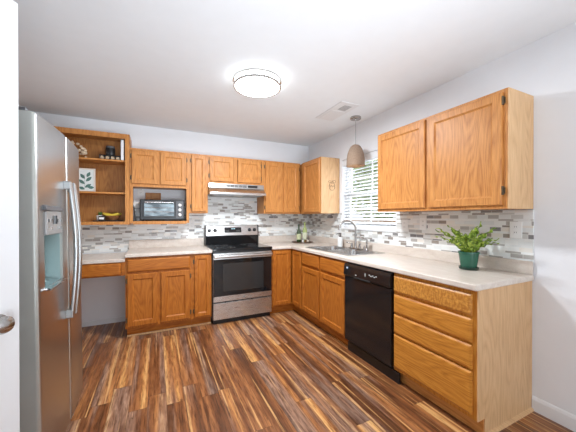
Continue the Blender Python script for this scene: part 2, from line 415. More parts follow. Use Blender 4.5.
# corner lazy-susan cabinet, L-shaped
c = thing('corner_base_cabinet', 'oak corner base cabinet with a folding two-leaf door right of the range', 'cabinet', (-.3, -.3, 0), g)
obj('cabinet_body', B((-.915, -.012, -.590, -.012, TK, CB-.001), (-.590, -.012, -.889, -.590, TK, CB-.001)), OAKR, c)
frame(c, FB, 0, 0, 0, 0, [(-.918, -.900, TK, CB-.001)], [(-.900, -.611, CB-.022, CB-.001), (-.900, -.611, TK, TK+.028)])
for za, zb in ((CB-.022, CB-.001), (TK, TK+.028)): obj('rail', B((-.610, -.591, -.889, -.612, za, zb)), OAKR, c)
obj('door', panel_bm(FB, -.905, -.637, .125, .858, [(0, .001), (0, .014), (.005, .020), (.045, .020), (.048, .016), (.057, .010)]), OAKR, c)
obj('door', panel_bm(FR, -.880, -.637, .125, .858, [(0, .001), (0, .014), (.005, .020), (.045, .020), (.048, .016), (.057, .010)]), OAKR, c)
obj('toe_kick', B((-.915, -.535, -.548, -.535, 0, TK), (-.548, -.535, -.889, -.548, 0, TK)), OAKRH, c)

# ================================================================== BASE CABINETS, RIGHT RUN
c = thing('sink_base_cabinet', 'oak sink base cabinet with two false drawers over two doors', 'cabinet', (-.3, -1.36, 0), g)
y0, y1 = -1.816, -.890
obj('cabinet_body', B((-.590, -.012, y0, y1, TK, .70), (-.590, -.572, y0, y1, .70, CB-.001), (-.572, -.012, y0, y0+.018, .70, CB-.001), (-.572, -.012, y1-.018, y1, .70, CB-.001)), OAKR, c)
frame(c, FR, 0, 0, 0, 0, [(y0, y0+.03, TK, CB-.001), (y1-.03, y1, TK, CB-.001), (-1.353, -1.315, TK, CB-.001)],
      [(y0+.03, -1.353, CB-.035, CB-.001), (y0+.03, -1.353, .675, .705), (y0+.03, -1.353, TK, TK+.035), (-1.315, y1-.03, CB-.035, CB-.001), (-1.315, y1-.03, .675, .705), (-1.315, y1-.03, TK, TK+.035)])
drawer(c, FR, -1.318, -.912, .710, .858, 'false_drawer_front'); drawer(c, FR, -1.800, -1.352, .710, .858, 'false_drawer_front')
door(c, FR, -1.318, -.912, .130, .680); door(c, FR, -1.800, -1.352, .130, .680)
obj('toe_kick', B((-.548, -.535, y0, y1, 0, TK)), OAKRH, c)

DEF = {'v': OAKG, 'h': OAKGH}
c = thing('drawer_base_cabinet', 'oak base cabinet with four drawers and a pale end panel by the white wall', 'cabinet', (-.3, -2.72, 0), g)
y0, y1 = -3.046, -2.418
obj('cabinet_body', B((-.590, -.012, y0+.006, y1, TK, CB-.001)), OAK, c)
obj('end_panel', B((-.609, -.003, y0-.001, y0+.005, TK, CB-.001), (-.540, -.003, y0-.001, y0+.005, 0, TK)), OAKP, c)
frame(c, FR, 0, 0, 0, 0, [(y0+.0055, y0+.034, TK, CB-.001), (y1-.014, y1, TK, CB-.001)],
      [(y0+.034, y1-.014, a, b) for a, b in ((CB-.03, CB-.001), (.70, .73), (.545, .575), (.39, .42), (TK, TK+.035))])
def basket_oak():
    m = N('oak_drawer_with_heavy_fleck'); x, y, z = m.sep(m.pos())
    q = m.comb(m.math('MULTIPLY', y, .35), z, 0.0)
    a = m.noise(q, 60, 3, .6, 1.5); b = m.noise(m.comb(m.math('MULTIPLY', z, .5), y, 0.0), 70, 2, .5)
    m.col(m.mix(m.ramp(b, [(.4, (0, 0, 0)), (.6, (.7, .7, .7))]), m.ramp(a, [(.3, srgb(176, 110, 38)), (.6, srgb(212, 152, 70))]), srgb(162, 98, 36)))
    m.set(Roughness=.38); return m.m
for i, (a, b) in enumerate(((.722, .848), (.562, .702), (.404, .545), (.134, .388))):
    drawer(c, FR, -3.018, -2.427, a, b, mat=basket_oak() if i == 0 else None)
obj('toe_kick', B((-.548, -.535, y0+.0055, y1, 0, TK)), OAKH, c)
bm = bmesh.new(); prism(bm, [(y0-.0015, 0), (y0-.017, 0), (y0-.013, .012), (y0-.0015, .018)], 'x', -.54, -.004)
obj('shoe_molding', bm, OAKP, c)

DEF = {'v': OAKR, 'h': OAKRH}
# ================================================================== DESK
c = thing('desk_drawer_unit', 'oak drawer box under the lowered desk top beside the refrigerator', 'drawer', (-3.1, -.4, .68), None)
obj('drawer_box', B((-3.598, -2.608, -.585, -.02, .70, .828)), OAKH, c)
frame(c, FB, 0, 0, 0, 0, [(-2.640, -2.608, .685, .829), (-3.598, -3.57, .685, .829)], [(-3.57, -2.640, .80, .829), (-3.57, -2.640, .685, .70)], mat=OAKRH)
drawer(c, FB, -3.56, -2.645, .692, .822)
bm = B((XL+.001, -2.6075, -.635, -.001, .8305, .868)); o = obj('countertop', bm, LAM, bevel=.008, seg=3); tag(o, 'lowered cream laminate desk top between the refrigerator and base cabinets', 'countertop')

DEF = {'v': OAK, 'h': OAKH}
# ================================================================== COUNTERTOPS
CT = .914
c = thing('countertop', 'cream laminate countertop left of the range', 'countertop', (-2.15, -.3, CB))
obj('slab', B((-2.612, -1.698, -.645, -.001, CB, CT)), LAM, c, bevel=.008, seg=3)
obj('backsplash_lip', B((-2.618, -1.698, -.022, -.0080, CT-.03, 1.018)), LAM, c, bevel=.004)
c = thing('countertop', 'cream laminate L-shaped countertop around the sink and corner', 'countertop', (-.3, -.6, CB))
SX0, SX1, SY0, SY1 = -.535, -.115, -1.745, -.915   # sink cut-out
bm = bmesh.new(); xs = [-.920, -.645, SX0, SX1, -.001]; ys = [-3.058, SY0, SY1, -.645, -.001]
cells(bm, xs, ys, CB, CT, {(0, 0), (0, 1), (0, 2), (2, 1)})
obj('slab', bm, LAM, c, bevel=.008, seg=3)
obj('backsplash_lip', B((-.920, -.023, -.022, -.0075, CT, 1.016), (-.022, -.0075, -3.056, -.022, CT, 1.006)), LAM, c, bevel=.003)

# ================================================================== UPPER CABINETS
ZT, ZB = 2.123, 1.360
UB = Face('back', -.305); UR = Face('right', -.305)
# microwave cabinet
c = thing('wall_cabinet', 'oak wall cabinet with two short doors above an open niche for the toaster oven', 'cabinet', (-2.25, -.15, 1.23))
x0, x1, nz0, nz1 = -2.583, -1.928, 1.235, 1.675
bm = B((x0, x1, -.286, -.008, nz1, ZT), (x0, x0+.016, -.286, -.008, nz0, nz1), (x1-.016, x1, -.286, -.008, nz0, nz1), (x0+.016, x1-.016, -.286, -.008, nz0, nz0+.025))
obj('cabinet_body', bm, OAK, c)
frame(c, UB, 0, 0, 0, 0, [(x0, x0+.03, nz0, ZT), (x1-.03, x1, nz0, ZT)], [(x0+.03, x1-.03, ZT-.03, ZT), (x0+.03, x1-.03, nz1-.005, nz1+.035), (x0+.03, x1-.03, nz0-.012, nz0+.026), (-2.285, -2.255, nz1+.035, ZT-.03)])
door(c, UB, -2.565, -2.281, 1.705, 2.100, 'lo'); door(c, UB, -2.260, -1.962, 1.705, 2.100, 'hi')
# narrow
c = thing('wall_cabinet', 'narrow oak wall cabinet with one tall door left of the range hood', 'cabinet', (-1.8, -.15, ZB))
x0, x1 = -1.927, -1.695
obj('cabinet_body', B((x0, x1, -.286, -.008, ZB, ZT)), OAK, c)
frame(c, UB, 0, 0, 0, 0, [(x0, x0+.025, ZB, ZT), (x1-.025, x1, ZB, ZT)], [(x0+.025, x1-.025, ZT-.03, ZT), (x0+.025, x1-.025, ZB, ZB+.03)])
door(c, UB, -1.898, -1.722, ZB+.018, ZT-.020, 'lo', fr=.04)
# hood cabinet
c = thing('wall_cabinet', 'short oak wall cabinet with two doors directly above the range hood', 'cabinet', (-1.3, -.15, 1.76))
x0, x1, z0 = -1.694, -.914, 1.762
obj('cabinet_body', B((x0, x1, -.286, -.008, z0, ZT)), OAK, c)
frame(c, UB, 0, 0, 0, 0, [(x0, x0+.03, z0, ZT), (x1-.03, x1, z0, ZT), (-1.345, -1.305, z0, ZT)], [(x0+.03, -1.345, ZT-.03, ZT), (x0+.03, -1.345, z0, z0+.035), (-1.305, x1-.03, ZT-.03, ZT), (-1.305, x1-.03, z0, z0+.035)])
door(c, UB, -1.672, -1.352, z0+.022, ZT-.022, 'lo'); door(c, UB, -1.297, -.962, z0+.022, ZT-.022, 'hi')
# right of hood
c = thing('wall_cabinet', 'oak wall cabinet with two tall doors right of the range hood', 'cabinet', (-.6, -.15, ZB))
x0, x1 = -.912, -.325
obj('cabinet_body', B((x0, -.325, -.286, -.008, ZB, ZT)), OAK, c)
frame(c, UB, 0, 0, 0, 0, [(x0, x0+.03, ZB, ZT), (x1-.012, x1, ZB, ZT), (-.635, -.60, ZB, ZT)], [(x0+.03, -.635, ZT-.03, ZT), (x0+.03, -.635, ZB, ZB+.03), (-.60, x1-.012, ZT-.03, ZT), (-.60, x1-.012, ZB, ZB+.03)])
door(c, UB, -.894, -.629, ZB+.018, ZT-.02, 'lo'); door(c, UB, -.605, -.352, ZB+.018, ZT-.02, 'hi')
# corner on the right wall
c = thing('wall_cabinet', 'oak corner wall cabinet with one door left of the window', 'cabinet', (-.15, -.5, ZB))
y0, y1 = -.867, -.008
obj('cabinet_body', B((-.286, -.008, y0+.006, y1, ZB, ZT)), OAK, c)
frame(c, UR, 0, 0, 0, 0, [(y0+.0055, y0+.03, ZB, ZT), (-.405, -.328, ZB, ZT)], [(y0+.03, -.405, ZT-.03, ZT), (y0+.03, -.405, ZB, ZB+.03)])
door(c, UR, -.850, -.400, ZB+.018, ZT-.02, 'hi')
obj('end_panel', B((-.304, -.003, y0, y0+.005, ZB, ZT)), OAKP, c)
# right pair
c = thing('wall_cabinet', 'large oak wall cabinet with two wide doors above the plant, right of the window', 'cabinet', (-.15, -2.5, ZB))
y0, y1 = -3.052, -1.921
obj('cabinet_body', B((-.286, -.008, y0+.006, y1, ZB, ZT)), OAK, c)
frame(c, UR, 0, 0, 0, 0, [(y0+.0055, y0+.035, ZB, ZT), (y1-.015, y1, ZB, ZT), (-2.500, -2.460, ZB, ZT)], [(y0+.035, -2.5, ZT-.03, ZT), (y0+.035, -2.5, ZB, ZB+.03), (-2.46, y1-.015, ZT-.03, ZT), (-2.46, y1-.015, ZB, ZB+.03)])
door(c, UR, -3.020, -2.497, ZB+.022, ZT-.02, 'lo', hz=(ZB+.115, ZT-.075)); door(c, UR, -2.462, -1.935, ZB+.022, ZT-.02)
obj('end_panel', B((-.304, -.003, y0, y0+.005, ZB, ZT)), OAKP, c)

# ================================================================== OPEN HUTCH
c = thing('open_bookcase', 'tall oak open wall bookcase with two shelves above the desk', 'bookcase', (-3.1, -.15, 1.22))
x0, x1, z0, z1 = -3.597, -2.586, 1.222, 2.275
obj('bookcase_body', B((x0, x0+.018, -.286, -.008, z0, z1), (x1-.018, x1, -.286, -.008, z0, z1), (x0+.018, x1-.018, -.286, -.008, z1-.03, z1), (x0+.018, x1-.018, -.286, -.008, z0, z0+.036)), OAK, c)
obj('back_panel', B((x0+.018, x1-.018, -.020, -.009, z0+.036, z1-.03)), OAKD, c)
for z in (1.954, 1.578): obj('shelf', B((x0+.018, x1-.018, -.284, -.020, z, z+.019)), OAKH, c)
frame(c, UB, 0, 0, 0, 0, [(x0, x0+.045, z0, z1), (x1-.046, x1, z0, z1)], [(x0+.045, x1-.046, z1-.055, z1), (x0+.045, x1-.046, z0, z0+.036)])

# ================================================================== RANGE
def P1(*a): return B(*a)
rx0, rx1 = -1.692, -.930
c = thing('range', 'stainless steel electric range with black glass cooktop between the base cabinets', 'range', (-1.31, -.35, 0))
obj('oven_body', B((rx0, rx1, -.615, -.03, .06, .895)), DGREY, c)
obj('base', B((rx0+.01, rx1-.01, -.60, -.05, 0, .06)), BLACK, c)
obj('cooktop', B((rx0-.003, rx1+.003, -.655, -.085, .896, .922)), GLOSSB, c, bevel=.005)
for (bx, by, br) in ((-1.50, -.50, .115), (-1.12, -.50, .09), (-1.50, -.22, .08), (-1.12, -.22, .105)):
    bm = bmesh.new(); n = 40
    for r in (br, br*.6):
        a = [bm.verts.new((bx+r*math.cos(2*PI*i/n), by+r*math.sin(2*PI*i/n), .9226)) for i in range(n)]
        b = [bm.verts.new((bx+(r-.003)*math.cos(2*PI*i/n), by+(r-.003)*math.sin(2*PI*i/n), .9226)) for i in range(n)]
        for i in range(n): bm.faces.new((a[i], a[(i+1) % n], b[(i+1) % n], b[i]))
    obj('burner_ring', bm, GREYPL, c)
bm = bmesh.new(); prism(bm, [(-.02, .90), (-.085, .90), (-.100, 1.045), (-.02, 1.045)], 'x', rx0, rx1); obj('back_guard', bm, GLOSSB, c)
bm = bmesh.new(); prism(bm, [(-.02, 1.046), (-.112, 1.046), (-.075, 1.185), (-.062, 1.192), (-.02, 1.192)], 'x', rx0+.006, rx1-.006); cp = obj('control_panel', bm, STEEL, c, bevel=.003)
obj('panel_end_cap', B((rx0-.002, rx0+.005, -.115, -.02, .90, 1.195)), BLACK, c, bevel=.002); obj('panel_end_cap', B((rx1-.005, rx1+.002, -.115, -.02, .90, 1.195)), BLACK, c, bevel=.002)
nrm = Vector((0, -.139, -.037)).normalized()   # outward of the tilted panel
def onpanel(z, out=0): t = (z-1.046)/.139; return Vector((0, -.112+.037*t, z))+Vector((0, -.966, .257))*out
# display
bm = bmesh.new(); a0, a1 = onpanel(1.088, .0), onpanel(1.160, .0); o0, o1 = onpanel(1.088, .003), onpanel(1.160, .003)
vs = []
for xx in (-1.43, -1.185): vs.append([bm.verts.new((xx, p.y, p.z)) for p in (a0, a1, o1, o0)])
for i in range(4): bm.faces.new((vs[0][i], vs[0][(i+1) % 4], vs[1][(i+1) % 4], vs[1][i]))
bm.faces.new(vs[0]); bm.faces.new(vs[1]); disp = obj('display', bm, GLOSSB, cp)
gpr = flat('grey_print', (.4, .4, .4), .5)
for k in range(6):
    for r in (1.103, 1.118):
        p = onpanel(r, .0034); xx = -1.415+k*.018 if k < 3 else -1.255+(k-3)*.018
        obj('button_mark', B((xx, xx+.008, p.y-.0003, p.y+.001, p.z-.002, p.z+.002)), gpr, disp)
p = onpanel(1.138, .0034); obj('clock_digits', B((-1.33, -1.318, p.y-.0003, p.y+.001, p.z-.008, p.z+.008), (-1.312, -1.300, p.y-.0003, p.y+.001, p.z-.008, p.z+.008), (-1.29, -1.278, p.y-.0003, p.y+.001, p.z-.008, p.z+.008)), emis('clock_glow', (.5, .8, .9), .5), disp)
for kx in (-1.640, -1.562, -1.060, -.985):
    a = onpanel(1.122, 0); bm = bmesh.new()
    ax = Vector((0, -.966, .257)); pts = [Vector((kx, a.y, a.z))+ax*d for d in (0, .003, .004, .024, .028)]
    tube(bm, pts, [.026, .026, .021, .019, .015], 20); kb = obj('knob', bm, BLACK, c, smooth=True)
    bm = bmesh.new(); q = pts[-1]; box(bm, kx-.003, kx+.003, q.y-.008, q.y+.002, q.z-.014, q.z+.016); obj('knob_grip', bm, DGREY, kb, bevel=.001)
# front: trim under the cooktop, door, drawer
obj('front_trim', B((rx0+.002, rx1-.002, -.64, -.616, .868, .894)), BLACK, c)
d = obj('oven_door', B((rx0+.004, rx1-.004, -.652, -.617, .278, .866)), STEEL, c, bevel=.003)
obj('door_glass', B((rx0+.006, rx1-.006, -.6555, -.6525, .345, .795)), GLOSSB, d, bevel=.001)
m = N('oven_window_glass'); m.col((.03, .028, .027)); m.set(Roughness=.04)
obj('oven_window', B((rx0+.12, rx1-.12, -.6570, -.6557, .40, .74)), m.m, d)
bm = bmesh.new(); tube(bm, [(rx0+.012, -.688, .830), (rx1-.012, -.688, .830)], .018, 16)
hd = obj('door_handle', bm, STEEL, d, smooth=True)
for xx in (rx0+.03, rx1-.055): obj('handle_bracket', B((xx, xx+.025, -.688, -.6525, .818, .842)), STEEL, hd, bevel=.002)
bm = bmesh.new(); tube(bm, [(-1.31, -.6525, .312), (-1.31, -.655, .312)], .014, 20); obj('maker_badge', bm, GREYPL, d)
obj('storage_drawer', B((rx0+.004, rx1-.004, -.648, -.617, .062, .262)), STEEL, c, bevel=.003)

# ================================================================== RANGE HOOD
c = thing('range_hood', 'stainless under-cabinet range hood above the range', 'range hood', (-1.3, -.2, 1.6))
hx0, hx1 = -1.690, -.922
bm = bmesh.new(); prism(bm, [(-.010, 1.760), (-.330, 1.760), (-.335, 1.700), (-.415, 1.640), (-.425, 1.634), (-.425, 1.605), (-.010, 1.605)], 'x', hx0, hx1)
hb = obj('hood_shell', bm, STEEL, c, bevel=.003)
obj('vent_slots', B(*[(-1.46+k*.058, -1.46+k*.058+.05, -.3365, -.331, zz, zz+.004) for k in range(5) for zz in (1.716, 1.724, 1.732, 1.740)]), RECESS, hb)
obj('switch_panel', B((-1.16, -1.02, -.338, -.331, 1.714, 1.746)), BLACK, hb, bevel=.001)
obj('filter', B((hx0+.05, hx1-.05, -.40, -.04, 1.596, 1.6045)), GREYPL, hb)
obj('lamp_lens', B((-1.36, -1.24, -.39, -.30, 1.590, 1.5955)), flat('frosted_lens', (.7, .68, .6), .4), hb, bevel=.003)

# ================================================================== DISHWASHER
c = thing('dishwasher', 'black built-in dishwasher between the sink cabinet and drawer cabinet', 'dishwasher', (-.3, -2.1, 0))
y0, y1 = -2.414, -1.820
obj('tub', B((-.600, -.03, y0, y1, .11, .868)), DGREY, c)
d = obj('door_panel', B((-.640, -.601, y0+.004, y1-.004, .118, .740)), DWB, c, bevel=.006, seg=3)
bm = bmesh.new(); prism(bm, [(-.601, .745), (-.648, .745), (-.654, .760), (-.648, .835), (-.636, .862), (-.601, .862)], 'y', y0+.004, y1-.004)
cp = obj('control_console', bm, DWB, c, bevel=.002)
# prism along y expects (x,z)
obj('handle_recess', B((-.6535, -.640, -2.19, -1.98, .744, .757)), RECESS, cp)
bm = bmesh.new(); tube(bm, [(-.651, -1.880, .822), (-.655, -1.880, .822)], .012, 16); o = obj('maker_badge', bm, flat('blue_white_badge', (.25, .35, .5), .3), cp); 
obj('badge_ring', B((-.6565, -.655, -1.888, -1.872, .819, .826)), WHITEP, o)
ppr = flat('pale_print', (.55, .55, .52), .5)
for q in [(-.6552, -.6495, -2.13-k*.02, -2.118-k*.02, .796+(k % 2)*.008, .803+(k % 2)*.008) for k in (3, 4, 5, 6, 7)]+[(-.6552, -.6495, -2.135, -2.127, .785, .812)]: obj('button_mark', B(q), ppr, cp)
obj('latch_light', B((-.6552, -.652, -2.015, -1.998, .770, .778)), WHITEP, cp)
obj('kick_plate', B((-.585, -.570, y0+.002, y1-.003, .02, .112)), BLACK, c)
obj('kick_plate_foot', B((-.600, -.586, y0-.045, y1-.003, .0, .085)), BLACK, c)

# ================================================================== SINK & FAUCET
c = thing('sink', 'stainless steel double-bowl drop-in sink in the countertop below the window', 'sink', (-.32, -1.33, CT))
rim = bmesh.new(); X = [-.560, -.515, -.150, -.060]; Y = [-1.775, -1.725, -1.350, -1.310, -.935, -.885]
cells(rim, X, Y, CT+.0005, CT+.006, {(1, 1), (1, 3)}); obj('rim', rim, STEELS, c, bevel=.002)
for (ya, yb) in ((-1.725, -1.350), (-1.310, -.935)):
    bm = bmesh.new(); lp = []
    for ins, z in ((0, CT+.004), (.006, CT-.02), (.018, CT-.165), (.035, CT-.18)):
        pts = []; rr = .05
        for (cx, cy, a0) in ((-.515+ins+rr, ya+ins+rr, PI), (-.150-ins-rr, ya+ins+rr, 1.5*PI), (-.150-ins-rr, yb-ins-rr, 0), (-.515+ins+rr, yb-ins-rr, .5*PI)):
            for k in range(5): a = a0+k*PI/8; pts.append((cx+rr*math.cos(a), cy+rr*math.sin(a), z))
        lp.append([bm.verts.new(q) for q in pts])
    for a, b in zip(lp, lp[1:]):
        for i in range(20): bm.faces.new((a[i], a[(i+1) % 20], b[(i+1) % 20], b[i]))
    bm.faces.new(lp[-1]); bw = obj('bowl', bm, STEELS, c, smooth=True)
    bm = bmesh.new(); lathe(bm, [(.042, CT-.1795), (.042, CT-.177), (.03, CT-.1765), (.028, CT-.179)], -.33, (ya+yb)/2, 24); obj('drain', bm, CHROME, bw, smooth=True)
ZD = CT+.0062
c = thing('faucet', 'brushed gooseneck kitchen faucet with two lever handles behind the sink', 'faucet', (-.1, -1.33, ZD))
bm = bmesh.new(); box(bm, -.128, -.078, -1.44, -1.22, ZD, ZD+.012); obj('deck_plate', bm, NICKEL, c, bevel=.005)
bm = bmesh.new(); bx, by = -.10, -1.33
pts = [(bx, by, ZD+.012), (bx, by, ZD+.05), (bx, by, ZD+.235)]
R_ = .108; dx, dy = -.96, .28
for k in range(1, 15):
    a = PI*k/15*1.08; pts.append((bx+dx*R_*(1-math.cos(a)), by+dy*R_*(1-math.cos(a)), ZD+.235+R_*math.sin(a)))
tube(bm, pts, [.019, .0145]+[.0125]*(len(pts)-2), 14); obj('spout', bm, NICKEL, c, smooth=True)
for hy, sgn in ((-1.405, -1), (-1.255, 1)):
    bm = bmesh.new(); lathe(bm, [(.019, ZD+.012), (.017, ZD+.03), (.011, ZD+.045), (.012, ZD+.058), (.007, ZD+.064)], bx, hy, 18)
    h = obj('handle_base', bm, NICKEL, c, smooth=True)
    bm = bmesh.new(); tube(bm, [(bx, hy, ZD+.055), (bx-.02, hy+sgn*.03, ZD+.066), (bx-.035, hy+sgn*.062, ZD+.072)], [.006, .005, .007], 10); obj('lever', bm, NICKEL, h, smooth=True)
c = thing('side_sprayer', 'small brushed arched spout beside the main faucet, nearer the plant', 'faucet', (-.1, -1.56, ZD))
bm = bmesh.new(); lathe(bm, [(.02, ZD), (.018, ZD+.01), (.012, ZD+.022)], -.1, -1.53, 18); obj('base', bm, NICKEL, c, smooth=True)
bm = bmesh.new(); pts = [(-.1, -1.53, ZD+.02), (-.1, -1.53, ZD+.11)]
for k in range(1, 9):
    a = PI*k/9*.75; pts.append((-.1-.075*(1-math.cos(a)), -1.53+.03*(1-math.cos(a)), ZD+.11+.045*math.sin(a)))
tube(bm, pts, .012, 12); obj('spout', bm, NICKEL, c, smooth=True)
bm = bmesh.new(); lathe(bm, [(.014, ZD), (.012, ZD+.03), (.006, ZD+.045), (.004, ZD+.05)], -.1, -1.485, 16); tag(obj('air_gap_cap', bm, NICKEL, smooth=True), 'small brushed cap between the main faucet and the arched spout', 'cap')
c = thing('soap_dispenser', 'white soap dispenser with dark pump at the left rear of the sink', 'soap dispenser', (-.105, -1.02, ZD))
bm = bmesh.new(); lathe(bm, [(.030, ZD), (.033, ZD+.006), (.033, ZD+.11), (.028, ZD+.122), (.014, ZD+.126)], -.105, -1.02, 28); obj('bottle', bm, WHITEP, c, smooth=True)
bm = bmesh.new(); lathe(bm, [(.012, ZD+.1265), (.012, ZD+.142), (.005, ZD+.144), (.005, ZD+.165), (.012, ZD+.166), (.012, ZD+.174)], -.105, -1.02, 18); tube(bm, [(-.105, -1.02, ZD+.170), (-.15, -1.01, ZD+.168), (-.158, -1.008, ZD+.16)], .004, 8); obj('pump', bm, BLACK, c, smooth=True)

# ================================================================== REFRIGERATOR
FZ = 1.80
f = thing('refrigerator', 'stainless steel side-by-side refrigerator with dispenser beside the white door', 'refrigerator', (-2.80, -2.0, 0))
ya, yb, ysm = -2.345, -1.530, -1.915
xb = -3.52
obj('cabinet_shell', B((xb, -2.885, ya+.008, yb-.008, .03, FZ-.025)), GREYPL, f, bevel=.005)
obj('base_grille', B((-2.90, -2.835, ya+.03, yb-.03, .0, .05)), DGREY, f)
def bow(y): t = (y-(ya+yb)/2)/((yb-ya)/2); return -2.778-.016*t*t
def fdoor(y0, y1, hole=None):
    """curved door: list of front slices along y, optionally with a rectangular recess"""
    n = 14; r = .018
    ysl = [y0+(y1-y0)*i/n for i in range(n+1)]
    if hole: ysl = sorted([q for q in ysl if min(abs(q-hole[0]), abs(q-hole[1])) > .012]+[hole[0], hole[1]])
    prof = []
    for q in ysl: prof.append((bow(q), q))
    # rounded vertical edges
    def rnd(yc, s):
        out = []
        for k in range(5):
            a = PI/2*k/5; out.append((bow(yc+s*r)-r+r*math.sin(a)-0, yc+s*r-s*r*math.cos(a)))
        return out
    pts = rnd(y0, 1)+[p for p in prof if y0+r*.9 < p[1] < y1-r*.9]+rnd(y1, -1)[::-1]
    zs = [.055, .06]+([hole[2], hole[3]] if hole else [])+[FZ-.006, FZ]
    ins = [.004, 0]+([0, 0] if hole else [])+[0, .004]
    bm = bmesh.new(); grid = [[bm.verts.new((x-i_, y, z)) for x, y in pts] for z, i_ in zip(zs, ins)]
    for a in range(len(zs)-1):
        for k in range(len(pts)-1):
            if hole and a == 2 and hole[0]-1e-4 <= pts[k][1] and pts[k+1][1] <= hole[1]+1e-4: continue
            bm.faces.new((grid[a][k], grid[a][k+1], grid[a+1][k+1], grid[a+1][k]))
    back = [[bm.verts.new((-2.878, y, z)) for y in (y0, y1)] for z in (zs[0], zs[-1])]
    bm.faces.new((back[0][0], back[0][1], back[1][1], back[1][0]))
    bm.faces.new([back[0][0]]+grid[0]+[back[0][1]]); bm.faces.new([back[1][0]]+grid[-1]+[back[1][1]])
    bm.faces.new([back[0][0]]+[g_[0] for g_ in grid]+[back[1][0]]); bm.faces.new([back[0][1]]+[g_[-1] for g_ in grid]+[back[1][1]])
    if hole:
        ky = [k for k, p in enumerate(pts) if hole[0]-1e-4 <= p[1] <= hole[1]+1e-4]; dp = -2.862
        lo = [grid[2][k] for k in ky]; hi = [grid[3][k] for k in ky]
        lob = [bm.verts.new((dp, v.co.y, v.co.z)) for v in lo]; hib = [bm.verts.new((dp, v.co.y, v.co.z)) for v in hi]
        for k in range(len(ky)-1):
            bm.faces.new((lo[k], lo[k+1], lob[k+1], lob[k])); bm.faces.new((hi[k], hi[k+1], hib[k+1], hib[k])); bm.faces.new((lob[k], lob[k+1], hib[k+1], hib[k]))
        bm.faces.new((lo[0], lob[0], hib[0], hi[0])); bm.faces.new((lo[-1], lob[-1], hib[-1], hi[-1]))
    return bm
hole = (-2.275, -2.025, .955, 1.330)
EDGE = flat('fridge_edge_grey', srgb(186, 188, 182), .35, .3)
fd = obj('freezer_door', fdoor(ya, ysm-.003, hole), [STEELV, EDGE], f, smooth=35)
rd = obj('fridge_door', fdoor(ysm+.003, yb), [STEELV, EDGE], f, smooth=35)
for o in (fd, rd):
    for p in o.data.polygons:
        if abs(p.normal.y) > .55: p.material_index = 1
# dispenser
tealg = flat('pale_teal_grey_plastic', srgb(150, 172, 172), .35); 
dpm = flat('dispenser_grey', srgb(150, 148, 146), .35, .3)
obj('dispenser_liner', B((-2.861, -2.857, hole[0]+.002, hole[1]-.002, hole[2]+.002, hole[3]-.002), (-2.857, -2.79, hole[1]-.006, hole[1]-.002, hole[2]+.002, hole[3]-.002), (-2.857, -2.795, hole[0]+.002, hole[0]+.006, hole[2]+.002, hole[3]-.002)), tealg, fd)
dp = obj('dispenser_panel', B((-2.855, -2.778, hole[0]+.006, hole[1]-.006, 1.215, 1.338)), dpm, fd, bevel=.006)
obj('dispenser_screen', B((-2.778, -2.7765, -2.185, -2.115, 1.27, 1.315)), GLOSSB, dp)
for k in (0, 1, 3, 4):
    for zz in (1.24, 1.28): obj('button', B((-2.778, -2.7768, -2.258+k*.048, -2.236+k*.048, zz, zz+.016)), CHROME, dp)
bm = bmesh.new(); prism(bm, [(bow(-2.2)-.02, 1.338), (bow(-2.2)+.012, 1.340), (bow(-2.2)+.008, 1.362), (bow(-2.2)-.01, 1.37)], 'y', -2.285, -2.018); obj('dispenser_hood', bm, DGREY, fd, bevel=.003)
obj('dispenser_paddle', B((-2.852, -2.83, -2.20, -2.14, 1.12, 1.21)), GREYPL, fd, bevel=.004)
bm = bmesh.new(); prism(bm, [(-2.855, hole[2]+.003), (-2.765, hole[2]-.014), (-2.762, hole[2]-.006), (-2.855, hole[2]+.016)], 'y', hole[0]-.004, hole[1]+.004); obj('drip_tray', bm, CHROME, fd, bevel=.002)
# handles
def fhandle(par, yc, s):
    bm = bmesh.new(); pts = []; n = 18
    for k in range(n+1):
        t = k/n; z = .715+t*.80; pts.append((bow(yc)+.026+.026*math.sin(PI*t), yc, z))
    tube(bm, pts, .0125, 12); h = obj('handle', bm, STEELV, par, smooth=True)
    for z in (.70, 1.465):
        obj('handle_mount', B((bow(yc)-.005, bow(yc)+.036, yc-.016, yc+.016, z+.005, z+.055)), STEELV, h, bevel=.006)
    return h
fhandle(fd, ysm-.06, -1); fhandle(rd, ysm+.03, 1)
obj('hinge_cover', B((-2.885, -2.83, ya+.012, ya+.075, FZ+.001, FZ+.02)), DGREY, f, bevel=.004)
obj('hinge_cover', B((-2.885, -2.83, yb-.075, yb-.012, FZ+.001, FZ+.02)), DGREY, f, bevel=.004)
f.rotation_euler.y = math.radians(-.7)

# ================================================================== WHITE DOOR at left
E0 = Vector((-2.750, -2.754, 0)); tdir = Vector((-.70, -.714, 0)).normalized(); nd = Vector((.714, -.70, 0))
dr = D.objects.new('door_1', None)
ang = math.atan2(tdir.y, tdir.x)
# local frame: +X from the latch edge towards the hinge, -? local Y = normal away from camera
def dl(bm): return bm
bm = B((.0, .72, 0, .035, .012, 2.03)); d1 = obj('door_1', bm, TRIM, bevel=.002); d1['kind'] = 'structure'
d1.location = E0; d1.rotation_euler.z = ang
def rel(name, bm, mat, par, **k):
    bmesh.ops.recalc_face_normals(bm, faces=bm.faces); me = D.meshes.new(name); bm.to_mesh(me); bm.free(); me.materials.append(mat)
    o = D.objects.new(name, me); COL.objects.link(o); o.parent = par
    if k.get('smooth'): smooth_mesh(me)
    if k.get('bevel'): b_ = o.modifiers.new('bevel', 'BEVEL'); b_.width = k['bevel']; b_.segments = 2
    return o
D.objects.remove(dr)
